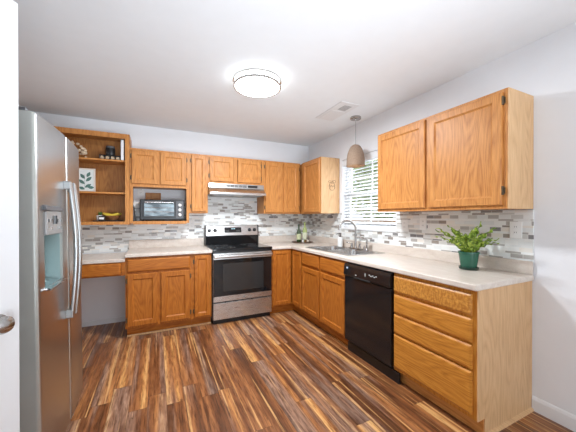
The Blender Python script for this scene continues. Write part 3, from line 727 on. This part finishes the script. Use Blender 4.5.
# side facing the camera is local +Y or -Y: pick by normal
ly = Vector((-math.sin(ang), math.cos(ang), 0)); side = 1 if ly.dot(nd) > 0 else -1
yf = .035 if side > 0 else 0
for z0, z1 in ((.22, .92), (1.05, 1.88)):
    for x0 in (.11, .40): 
        bm = bmesh.new(); lp = []
        for ins, o_ in ((0, .0), (.008, .006), (.02, .006), (.034, .001)):
            lp.append([bm.verts.new((x, yf+side*o_, z)) for x, z in ((x0+ins, z0+ins), (x0+.24-ins, z0+ins), (x0+.24-ins, z1-ins), (x0+ins, z1-ins))])
        for a, b in zip(lp, lp[1:]):
            for i in range(4): bm.faces.new((a[i], a[(i+1) % 4], b[(i+1) % 4], b[i]))
        bm.faces.new(lp[-1]); rel('door_panel', bm, TRIM, d1)
bm = bmesh.new(); pts = [(.060, yf+side*d, .965) for d in (0, .006, .008, .022, .028, .040, .052, .058)]
tube(bm, pts, [.030, .029, .012, .011, .022, .028, .022, .008], 24); rel('door_knob', bm, NICKEL, d1, smooth=True)

# ================================================================== WINDOW BLIND
c = thing('window_blind', 'white slatted window blind hanging in the window over the sink', 'blind', (.04, -1.395, 2.0))
by0, by1 = WY0+.006, WY1-.006
obj('headrail', B((.012, .062, by0, by1, 2.045, 2.084)), VINYL, c, bevel=.002)
obj('valance', B((.002, .010, by0, by1, 2.005, 2.070)), VINYL, c, bevel=.002)
bm = bmesh.new(); z = 1.195
SL = []
while z < 2.03:
    t = math.radians(27); hx = .023*math.cos(t); hz = .023*math.sin(t)
    prism(bm, [(.038-hx, z-hz), (.038+hx, z+hz), (.038+hx, z+hz+.003), (.038-hx, z-hz+.003)], 'y', by0, by1); z += .0425
obj('slats', bm, VINYL, c)
bm = bmesh.new()
for yy in (WY1-.12, -1.395, WY0+.12):
    for xx in (.014, .062): tube(bm, [(xx, yy, 1.19), (xx, yy, 2.046)], .0012, 6)
obj('ladder_cords', bm, flat('grey_cord', (.35, .35, .33), .8), c)
obj('bottom_rail', B((.014, .062, by0, by1, 1.1665, 1.182)), VINYL, c, bevel=.003)

# ================================================================== PENDANT
px, py = -.175, -1.42
c = thing('pendant_lamp', 'woven beige dome pendant lamp hanging in front of the window', 'lamp', (px, py, H))
bm = bmesh.new(); lathe(bm, [(.062, H-.0005), (.062, H-.022), (.056, H-.028), (.012, H-.030), (.008, H-.042)], px, py, 32); obj('canopy', bm, NICKEL, c, smooth=True)
bm = bmesh.new(); tube(bm, [(px, py, H-.04), (px, py, 2.165)], .0035, 8); obj('cord', bm, GREYPL, c)
m = N('woven_rattan'); xx, yy_, zz_ = m.sep(m.pos())
wv = m.math('SINE', m.math('MULTIPLY', zz_, 900.0)); nz = m.noise(m.mapv(m.pos(), (1, 1, 6)), 60, 3)
m.col(m.mix(m.math('MULTIPLY_ADD', wv, .2, .3), m.ramp(nz, [(.3, srgb(150, 126, 106)), (.7, srgb(182, 158, 136))]), srgb(116, 92, 74))); m.set(Roughness=.8); m.bump(wv, .5, .003)
prof = [(.012, 2.168)]+[(.106*math.sin(a)**.85, 1.945+.222*math.cos(a)) for a in [PI/2*k/12 for k in range(2, 13)]]+[(.108, 1.912)]
bm = bmesh.new(); lathe(bm, prof, px, py, 40, cap=False); lathe(bm, [(r-.004, z-.003) for r, z in prof], px, py, 40, cap=False)
obj('lamp_shade', bm, m.m, c, smooth=True)
bm = bmesh.new(); lathe(bm, [(.009, 2.165), (.018, 2.15), (.018, 2.08)], px, py, 16); obj('socket', bm, WHITEP, c, smooth=True)
bm = bmesh.new(); lathe(bm, [(.014, 2.079), (.022, 2.05), (.032, 2.01), (.028, 1.98), (.012, 1.965)], px, py, 20); obj('bulb', bm, emis('warm_bulb', (1, .86, .66), 14), c, smooth=True)

# ================================================================== CEILING LIGHT
lx, ly_ = -1.515, -1.755
c = thing('ceiling_light', 'round flush ceiling light with two nickel rings', 'ceiling light', (lx, ly_, H))
bm = bmesh.new(); lathe(bm, [(.190, H-.0005), (.190, H-.060), (.186, H-.068), (.17, H-.070)], lx, ly_, 64); obj('diffuser', bm, emis('lit_acrylic', (.96, .99, 1.0), 9.0), c, smooth=True)
for rr, z in ((.207, H-.014), (.203, H-.058)):
    bm = bmesh.new(); n = 64
    A = [[bm.verts.new((lx+r*math.cos(2*PI*i/n), ly_+r*math.sin(2*PI*i/n), zz)) for i in range(n)] for r, zz in ((rr-.012, z-.008), (rr, z-.008), (rr, z+.008), (rr-.012, z+.008))]
    for k in range(4):
        a, b = A[k], A[(k+1) % 4]
        for i in range(n): bm.faces.new((a[i], a[(i+1) % n], b[(i+1) % n], b[i]))
    obj('ring', bm, NICKEL, c, smooth=True)
po.location.z = H-.075

# ================================================================== CEILING VENT
c = thing('ceiling_vent', 'white ceiling air vent with grey louvers near the pendant lamp', 'vent', (-.50, -1.45, H))
obj('frame', B((-.60, -.36, -1.72, -1.20, H-.006, H-.0005)), TRIM, c, bevel=.003)
obj('louvers', B(*[(-.515+k*.0145, -.515+k*.0145+.008, -1.66, -1.53, H-.009, H-.0062) for k in range(7)]), flat('light_grey_metal', (.5, .5, .5), .5), c)
obj('damper', B((-.565, -.395, -1.50, -1.24, H-.009, H-.0062)), TRIM, c)

# ================================================================== TOASTER OVEN + niche things
nf = nz0+.0265
c = thing('toaster_oven', 'black toaster oven with glass door and three pale knobs in the cabinet niche', 'toaster oven', (-2.24, -.18, nf))
tx0, tx1, ty0, ty1, tz0, tz1 = -2.485, -1.985, -.300, -.055, nf+.012, nf+.262
obj('oven_shell', B((tx0, tx1, ty0+.012, ty1, tz0, tz1)), BLACK, c, bevel=.01, seg=3)
for (fx_, fy_) in ((tx0+.03, ty0+.03), (tx1-.03, ty0+.03), (tx0+.03, ty1-.03), (tx1-.03, ty1-.03)):
    bm = bmesh.new(); lathe(bm, [(.012, nf), (.014, tz0+.002)], fx_, fy_, 12); obj('foot', bm, BLACK, c)
dg = obj('door', B((tx0+.035, tx1-.105, ty0+.002, ty0+.011, tz0+.03, tz1-.022)), BLACK, c, bevel=.003)
m = N('toaster_glass'); m.col(m.ramp(m.noise(m.mapv(m.pos(), (1, 1, 3)), 9, 2), [(.35, srgb(60, 74, 82)), (.65, srgb(150, 168, 176))])); m.set(Roughness=.08)
dgl = obj('door_glass', B((tx0+.05, tx1-.12, ty0-.001, ty0+.0015, tz0+.05, tz1-.045)), m.m, dg)
bm = bmesh.new()
for z in (tz0+.10, tz0+.15):
    tube(bm, [(tx0+.055, ty0-.003, z), (tx1-.125, ty0-.003, z)], .003, 8)
obj('wire_rack', bm, CHROME, dg)
bm = bmesh.new(); tube(bm, [(tx0+.055, ty0+.002, tz1-.034), (tx0+.055, ty0-.022, tz1-.034), (tx1-.125, ty0-.022, tz1-.034), (tx1-.125, ty0+.002, tz1-.034)], .007, 10); obj('door_handle', bm, CHROME, dg, smooth=True)
cpn = obj('control_panel', B((tx1-.098, tx1-.008, ty0+.002, ty0+.011, tz0+.02, tz1-.015)), DGREY, c, bevel=.002)
for z in (tz0+.065, tz0+.125, tz0+.185):
    bm = bmesh.new(); tube(bm, [(tx1-.052, ty0+.002, z), (tx1-.052, ty0-.008, z), (tx1-.052, ty0-.018, z)], [.021, .018, .015], 18); obj('knob', bm, CHROME if 0 else WHITEP, cpn, smooth=True)
# folded tray leaning at left
c_ = bmesh.new()
prism(c_, [(-2.545, nf), (-2.535, nf), (-2.560, nf+.20), (-2.566, nf+.20)], 'y', -.27, -.05)
tag(obj('baking_tray', c_, DGREY, bevel=.002), 'dark baking tray leaning on the niche side left of the toaster oven', 'tray')
# outlet and brown box behind toaster
def outlet(name, loc, run, label, n=1, grp=None):
    x, y, z = loc; c = thing(name, label, 'outlet', loc, grp)
    hw = .036*n+.001; f_ = Face('back', y) if run == 'back' else Face('right', x); u = x if run == 'back' else y
    bm = bmesh.new(); fbox(bm, f_, u-hw, u+hw, z-.058, z+.058, .0, .006); pl_ = obj('wall_plate', bm, PLATE, c, bevel=.002)
    for k in range(n):
        uu = u+(k-(n-1)/2)*.046
        for dz in (-.02, .02):
            bm = bmesh.new(); fbox(bm, f_, uu-.013, uu+.013, z+dz-.013, z+dz+.013, .0055, .008); so = obj('socket', bm, WHITEP, pl_, bevel=.003)
            bm = bmesh.new()
            for q in (-.006, .006): fbox(bm, f_, uu+q-.001, uu+q+.001, z+dz-.002, z+dz+.007, .0078, .0085)
            obj('slots', bm, RECESS, so)
    return c
outlet('wall_outlet', (-2.485, -.0005, 1.640), 'back', 'white wall outlet above the toaster oven in the niche')
outlet('wall_outlet', (-1.865, -.0075, 1.20), 'back', 'white wall outlet on the tile just left of the range')
outlet('wall_outlet', (-.59, -.0075, 1.225), 'back', 'white wall outlet on the tile between the range and corner bottles')
outlet('wall_outlet', (-.0075, -2.205, 1.245), 'right', 'white wall outlet on the tile under the left half of the large cabinet')
outlet('wall_outlet', (-.0075, -1.99, 1.225), 'right', 'white wall outlet on the tile just right of the window')
outlet('wall_outlet', (-.0075, -2.955, 1.215), 'right', 'wide white wall outlet on the tile right of the plant', 1)
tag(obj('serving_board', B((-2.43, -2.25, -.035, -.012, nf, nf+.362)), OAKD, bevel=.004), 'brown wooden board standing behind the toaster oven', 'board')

# ================================================================== BOOKCASE CONTENTS
S1, S2, S3 = 1.9735, 1.5975, 1.2585   # tops of shelf 1, shelf 2, bottom
tag(obj('white_book', B((-2.676, -2.646, -.283, -.07, S1+.0005, S1+.235)), flat('white_cover', (.82, .82, .82), .5), bevel=.002), 'tall white book upright at the right end of the top shelf', 'book')
c = thing('jar_candle', 'black candle jar standing on a small dark rack on the top shelf', 'candle', (-2.79, -.19, S1+.0555))
bm = bmesh.new(); lathe(bm, [(.044, S1+.056), (.05, S1+.062), (.05, S1+.135), (.046, S1+.142)], -2.79, -.19, 28); obj('jar', bm, BLACK, c, smooth=True)
bm = bmesh.new(); lathe(bm, [(.046, S1+.1425), (.047, S1+.15), (.042, S1+.165), (.012, S1+.17)], -2.79, -.19, 28); obj('lid', bm, DGREY, c, smooth=True)
c = thing('bottle_rack', 'low dark rack holding small round tins on the top shelf', 'rack', (-2.79, -.19, S1))
bm = B((-2.895, -2.685, -.235, -.145, S1, S1+.006), (-2.895, -2.685, -.235, -.229, S1+.006, S1+.012), (-2.895, -2.685, -.235, -.145, S1+.049, S1+.055), *[(-2.895+k*.0515, -2.891+k*.0515, -.235, -.145, S1+.006, S1+.049) for k in range(5)])
obj('rack_frame', bm, BLACK, c)
tin = flat('brass_tin', (.55, .42, .28), .35, .7)
t0 = None
for k in range(4):
    cx = -2.867+k*.0515
    if t0 is None:
        bm = bmesh.new(); tube(bm, [(0, .038, .019), (0, -.038, .019)], .0185, 18); t0 = obj('spice_tin', bm, tin); o = t0
    else: o = t0.copy(); COL.objects.link(o)
    o.location = (cx, -.19, S1+.0065)
    tag(o, 'small round brass tin lying in the dark rack under the candle jar', 'tin', 'round tins in the rack on the top shelf')
# white flower garland at the refrigerator edge
bm = bmesh.new()
for k in range(60):
    a = random.random(); cx = -3.24+a*.21; cz = S1+.02+random.random()*(.22-.11*a); cy = -.24+random.random()*.10
    bmesh.ops.create_icosphere(bm, subdivisions=1, radius=.012+.008*random.random(), matrix=Matrix.Translation((cx, cy, max(cz, S1+.021))))
tag(obj('flower_bunch', bm, flat('cream_petals', srgb(226, 206, 178), .8, var=.2)), 'bunch of cream dried flowers on the top shelf at the refrigerator edge', 'flowers')
# framed leaf picture
c = thing('picture_frame', 'white framed print of green leaves leaning on the middle shelf', 'picture', (-3.05, -.12, S2))
FP = Face('back', -.15)
bm = bmesh.new(); px0, px1, pz0, pz1 = -3.18, -2.943, S2+.001, S2+.272
for a in ((px0, px1, pz0, pz0+.014), (px0, px1, pz1-.014, pz1), (px0, px0+.014, pz0+.014, pz1-.014), (px1-.014, px1, pz0+.014, pz1-.014)): fbox(bm, FP, *a, 0, .018)
obj('frame', bm, flat('whitewashed_wood', srgb(226, 214, 200), .6), c, bevel=.002)
bm = bmesh.new(); fbox(bm, FP, px0+.01, px1-.01, pz0+.01, pz1-.01, .002, .010); pr = obj('print', bm, flat('paper', srgb(228, 234, 232), .7, var=.01), c)
bm = bmesh.new()
def leaf(bm, u, v, ang, L, Wd, n=.0112):
    pts = []
    for k in range(9):
        t = k/8; pts.append((t*L, Wd*math.sin(PI*t)))
    pts += [(p[0], -p[1]) for p in pts[-2:0:-1]]
    vs = [bm.verts.new(FP.P(u+p[0]*math.cos(ang)-p[1]*math.sin(ang), v+p[0]*math.sin(ang)+p[1]*math.cos(ang), n)) for p in pts]
    bm.faces.new(vs)
cxp = -3.045
for (du, dv, an, L) in ((0, .05, .6, .075), (0, .09, 2.4, .075), (.01, .12, .8, .08), (.0, .15, 2.2, .07), (.02, .17, 1.1, .07), (0, .03, 2.7, .06), (.03, .05, .1, .06)):
    leaf(bm, cxp+du, pz0+dv, an, L, .017)
fbox(bm, FP, cxp-.001, cxp+.001, pz0+.03, pz0+.2, .0102, .0111)
obj('leaf_drawing', bm, flat('leaf_ink', srgb(84, 122, 112), .7, var=.2), pr)
# bottom shelf
bm = bmesh.new(); box(bm, -2.955, -2.668, -.262, -.075, S3, S3+.012); tag(obj('serving_tray', bm, BLACK, bevel=.004), 'long flat black tray under the fruit bowl in the bookcase', 'tray')
TZ = S3+.0125
c = thing('fruit_bowl', 'shallow woven brown fruit bowl holding bananas in the bookcase', 'bowl', (-2.77, -.168, TZ))
bm = bmesh.new(); prof = [(.04, TZ), (.045, TZ+.006), (.07, TZ+.025), (.089, TZ+.055), (.086, TZ+.055), (.066, TZ+.028), (.04, TZ+.010)]
lathe(bm, prof, -2.775, -.168, 32); obj('bowl', bm, flat('woven_brown', srgb(150, 100, 60), .7, var=.2, scale=60), c, smooth=True)
ban = flat('banana_yellow', srgb(214, 186, 60), .5, var=.1)
bg0 = None
for k, (ang, dz, off) in enumerate(((.03, 0, 0), (.06, .004, .036), (-.02, .004, -.036))):
    bm = bmesh.new(); pts = []; rr = []
    for i in range(9):
        t = i/8-.5; pts.append((t*.155, .0, -.05*(1-4*t*t)*.55+.03)); rr.append(.015*(1-(abs(t)*1.75)**4)+.003)
    tube(bm, pts, rr, 10)
    o = obj('banana', bm, ban, smooth=True); o.location = (-2.775+off*.3, -.168+off, TZ+.050+dz); o.rotation_euler.z = ang
    bm = bmesh.new(); tube(bm, [(.074, 0, .026), (.088, 0, .036)], [.004, .003], 8); st = rel('stem', bm, flat('banana_stem', srgb(90, 80, 40), .7), o)
    tag(o, ['yellow banana lying lowest across the middle of the fruit bowl', 'yellow banana on the rear side of the fruit bowl, its stem pointing furthest back', 'yellow banana at the front side of the fruit bowl'][k], 'banana', 'bananas in the fruit bowl')
c = thing('potted_succulent', 'tiny green plant in a white pot beside the fruit bowl', 'plant', (-2.89, -.19, TZ))
bm = bmesh.new(); lathe(bm, [(.028, TZ), (.032, TZ+.004), (.034, TZ+.060), (.030, TZ+.060), (.028, TZ+.052)], -2.90, -.16, 24); obj('pot', bm, WHITEP, c, smooth=True)
bm = bmesh.new()
for k in range(26):
    a = random.random()*2*PI; e = .3+random.random()*1.1; L = .035+random.random()*.03
    d = Vector((math.cos(a)*math.cos(e), math.sin(a)*math.cos(e), math.sin(e))); p = Vector((-2.90, -.16, TZ+.053))
    s_ = d.cross(Vector((0, 0, 1))).normalized()*.007
    vs = [bm.verts.new(q) for q in (p, p+d*L*.5+s_, p+d*L, p+d*L*.5-s_)]; bm.faces.new(vs)
obj('leaves', bm, flat('succulent_green', srgb(88, 122, 60), .5, var=.3), c)
c = thing('tea_box', 'small black box with a white label in front of the white pot', 'box', (-2.868, -.235, TZ))
obj('carton', B((-2.90, -2.838, -.255, -.220, TZ, TZ+.052)), BLACK, c, bevel=.002); obj('paper_label', B((-2.893, -2.845, -.2560, -.2552, TZ+.012, TZ+.036)), WHITEP, c)

# ================================================================== CORNER TRAY + BOTTLES
kx, ky = -.255, -.245; KZ = CT+.0003
c = thing('round_tray', 'dark round wooden tray in the counter corner under the bottles', 'tray', (kx, ky, KZ))
bm = bmesh.new(); lathe(bm, [(.14, KZ), (.165, KZ+.006), (.168, KZ+.014), (.160, KZ+.014), (.155, KZ+.009)], kx, ky, 40); obj('plate', bm, flat('dark_walnut', srgb(92, 66, 48), .45, var=.2), c, smooth=True)
KT = KZ+.0095
gg = N('green_bottle_glass'); gg.col((.03, .06, .015)); gg.set(Roughness=.06); gg.b.inputs['Coat Weight'].default_value = .5
def bottle(nm, x, y, h, r, mat, label, lab, cap):
    c = thing(nm, label, 'bottle', (x, y, KT))
    bm = bmesh.new(); lathe(bm, [(r*.9, KT), (r, KT+.006), (r, KT+h*.56), (r*.82, KT+h*.64), (r*.38, KT+h*.74), (r*.34, KT+h*.93), (r*.42, KT+h*.935), (r*.42, KT+h*.96)], x, y, 24); b = obj('glass', bm, mat, c, smooth=True)
    bm = bmesh.new(); lathe(bm, [(r*.36, KT+h*.961), (r*.36, KT+h)], x, y, 16); obj('cork', bm, cap, c)
    bm = bmesh.new(); n = 24; A = [[bm.verts.new((x+(r+.0006)*math.cos(2*PI*i/n), y+(r+.0006)*math.sin(2*PI*i/n), z)) for i in range(n)] for z in (KT+h*.14, KT+h*.46)]
    for i in range(n): bm.faces.new((A[0][i], A[0][(i+1) % n], A[1][(i+1) % n], A[1][i]))
    obj('paper_label', bm, lab, c, smooth=True); return c
bottle('olive_oil_bottle', kx-.055, ky+.01, .275, .034, gg.m, 'dark green bottle with pale label, left one on the round tray', flat('olive_label', srgb(196, 200, 160), .7, var=.15, scale=30), BLACK)
lg = N('pale_green_glass'); lg.col(srgb(170, 184, 120)); lg.set(Roughness=.06)
bottle('vinegar_bottle', kx+.055, ky+.02, .315, .036, lg.m, 'taller pale green bottle with dark neck, right one on the round tray', flat('cream_label', srgb(214, 216, 190), .7, var=.1, scale=30), gg.m)
tagl = ['small white salt shaker at the left on the round tray', 'small dark pepper shaker in the middle of the round tray', 'small pale round jar at the right on the round tray']
for k, (dx_, dy_, r, h, mt) in enumerate(((-.03, -.075, .017, .055, WHITEP), (.012, -.085, .016, .05, flat('amber', srgb(120, 84, 50), .3)), (.060, -.065, .022, .05, flat('ivory', srgb(214, 204, 186), .4)))):
    c = thing('shaker' if k < 2 else 'spice_jar', tagl[k], 'shaker' if k < 2 else 'jar', (kx+dx_, ky+dy_, KT))
    bm = bmesh.new(); lathe(bm, [(r*.9, KT), (r, KT+.004), (r*.95, KT+h*.7), (r*.7, KT+h*.78)], kx+dx_, ky+dy_, 20); obj('body', bm, mt, c, smooth=True)
    bm = bmesh.new(); lathe(bm, [(r*.75, KT+h*.785), (r*.75, KT+h*.95), (r*.5, KT+h)], kx+dx_, ky+dy_, 20); obj('lid', bm, CHROME if k != 2 else DGREY, c, smooth=True)

# ================================================================== PLANT
qx, qy = -.185, -2.735
c = thing('potted_fern', 'green wavy-leaved fern in a dark green pot on the right countertop', 'plant', (qx, qy, KZ))
gp = flat('green_glazed_pot', srgb(40, 92, 72), .25, var=.08)
bm = bmesh.new(); lathe(bm, [(.046, KZ), (.062, KZ+.004), (.066, KZ+.020), (.060, KZ+.020), (.056, KZ+.010)], qx, qy, 36); obj('saucer', bm, flat('dark_green_glaze', srgb(24, 56, 44), .3), c, smooth=True)
bm = bmesh.new(); lathe(bm, [(.048, KZ+.0105), (.052, KZ+.013), (.066, KZ+.118), (.070, KZ+.120), (.070, KZ+.134), (.064, KZ+.134), (.062, KZ+.118)], qx, qy, 36); obj('pot', bm, gp, c, smooth=True)
bm = bmesh.new(); lathe(bm, [(.061, KZ+.110), (.061, KZ+.119), (.03, KZ+.124)], qx, qy, 24); obj('soil', bm, flat('soil', (.03, .02, .012), .9), c)
lm = N('fern_leaf'); lm.col(lm.ramp(lm.noise(lm.pos(), 45, 2), [(.3, srgb(62, 92, 24)), (.5, srgb(122, 150, 42)), (.7, srgb(190, 206, 92))])); lm.set(Roughness=.45)
lm.b.inputs['Subsurface Weight'].default_value = .0
bm = bmesh.new(); rnd_ = random.Random(3); fr_n = 34
for k in range(fr_n):
    a = 2*PI*k*.382+rnd_.uniform(-.2, .2); lean = (.25+1.05*(k/fr_n)**.7); L = rnd_.uniform(.17, .27)*(1 if k > 8 else .75)
    base = Vector((qx+.032*math.cos(a)*min(1, lean), qy+.032*math.sin(a)*min(1, lean), KZ+.120))
    d = Vector((math.cos(a), math.sin(a), 0)); if_r = Vector((-d.y, d.x, 0)); n = 15; p = base.copy(); prev = None
    if d.x > .3: L *= .7
    if d.y < -.5: L *= 1.25
    tw = rnd_.uniform(0, 6)
    for i in range(n+1):
        t = i/n; el = PI/2-lean*(.5+.75*t)
        stepv = (d*math.cos(el)+Vector((0, 0, 1))*math.sin(el))*(L/n)
        nr = stepv.normalized().cross(if_r)
        if p.x+stepv.x > -.04: stepv.x *= -.2
        p = p+stepv
        w_ = (.004+.0135*math.sin(PI*min(1, t*1.0+.06))**.6)*(1 if i < n else .2)
        wob = math.sin(i*2.2+tw); sh = .009*wob
        l = p+if_r*(w_+.006*math.sin(i*1.9+tw))+nr*(.010*math.sin(i*1.7+tw)); r_ = p-if_r*(w_+.006*math.cos(i*1.8+tw))+nr*(.010*math.cos(i*1.6+tw))
        cur = [bm.verts.new(q) for q in (l, p+nr*sh*.2, r_)]
        if prev:
            bm.faces.new((prev[0], prev[1], cur[1], cur[0])); bm.faces.new((prev[1], prev[2], cur[2], cur[1]))
        prev = cur
obj('foliage', bm, lm.m, c)

# ================================================================== WALL ORNAMENT on the corner cabinet side
yw = -.8685
def C3(u, v): return (u, yw, v)
bm = bmesh.new(); cx, cz = -.130, 1.742
pts = []
for i in range(25):
    t = 2*PI*i/24; r = .052+.006*math.cos(2*t)
    pts.append(C3(cx+r*math.sin(t), cz-.012+r*.95*math.cos(t)-(.014 if i in (0, 24) else 0)))
tube(bm, pts, .0022, 6); tube(bm, [C3(cx, cz+.025), C3(cx+.004, cz+.05), C3(cx+.016, cz+.068)], .0022, 6)
lf = [C3(cx+.016+.05*math.sin(t)*.0+.022*(1-math.cos(t)), cz+.055+.018*math.sin(t)) for t in [2*PI*i/12 for i in range(13)]]; tube(bm, lf, .0018, 6)
lf = [C3(cx-.012-.022*(1-math.cos(t)), cz+.050+.014*math.sin(t)) for t in [2*PI*i/12 for i in range(13)]]; tube(bm, lf, .0018, 6)
tube(bm, [C3(cx-.05+.1*i/16, cz-.01+.014*math.sin(i*1.1)) for i in range(17)], .0018, 6)
tag(obj('wire_ornament', bm, HINGE), 'dark wire fruit-shaped ornament on the side of the corner wall cabinet', 'ornament')
bm = bmesh.new(); tube(bm, [(-.0025, -2.90, 2.142), (-.0025, -3.0, 2.155), (-.0025, -3.01, 2.158)], .002, 6)

bm.free()
# ================================================================== OUTSIDE
def bark(): return flat('bark', srgb(104, 84, 66), .9, var=.2)
o = struct('ground', B((.12, 14, -9, 9, -.25, -.2)), flat('lawn', srgb(96, 130, 60), .9, var=.25, scale=3))
c = thing('garden_fence', 'wooden board fence in the garden outside the window', 'fence', (4.2, 0, -.2))
obj('boards', B(*[(4.2, 4.22, -5+k*.15, -5+k*.15+.14, -.19, 1.20) for k in range(80)]), flat('cedar_boards', srgb(206, 150, 104), .8, var=.12), c)
obj('rails', B((4.221, 4.26, -5, 7, .1, .2), (4.221, 4.26, -5, 7, .9, 1.0)), flat('cedar_rails', srgb(170, 124, 86), .8), c)
leafm = flat('tree_leaves', srgb(172, 196, 122), .7, var=.35, scale=4)
for k, (tx, ty, h, R) in enumerate(((6.2, 2.4, 4.0, 1.5), (8.2, 6.4, 5.2, 2.2), (5.8, -.6, 3.6, 1.2))):
    c = thing('garden_tree', ['leafy tree beyond the garden fence, middle one through the blind', 'largest leafy tree beyond the fence, furthest left through the blind', 'smallest leafy tree beyond the fence, furthest right through the blind'][k], 'tree', (tx, ty, -.2), 'trees beyond the garden fence')
    bm = bmesh.new(); tube(bm, [(tx, ty, -.2), (tx+.05, ty, 1), (tx, ty+.05, h*.65)], [.14, .11, .06], 10); obj('trunk', bm, bark(), c, smooth=True)
    bm = bmesh.new(); rn = random.Random(k)
    for j in range(5200):
        v = Vector((rn.gauss(0, 1), rn.gauss(0, 1), rn.gauss(0, 1))).normalized()*R*rn.uniform(.3, 1); p = Vector((tx, ty, h*.62))+Vector((v.x, v.y, v.z*1.1))
        a = Vector((rn.gauss(0, 1), rn.gauss(0, 1), rn.gauss(0, 1))).normalized(); b = a.orthogonal().normalized(); b2 = a.cross(b); s_ = rn.uniform(.08, .16)
        bm.faces.new([bm.verts.new(p+q) for q in (b*s_, b2*s_*.6, -b*s_, -b2*s_*.6)])
    obj('foliage', bm, leafm, c)
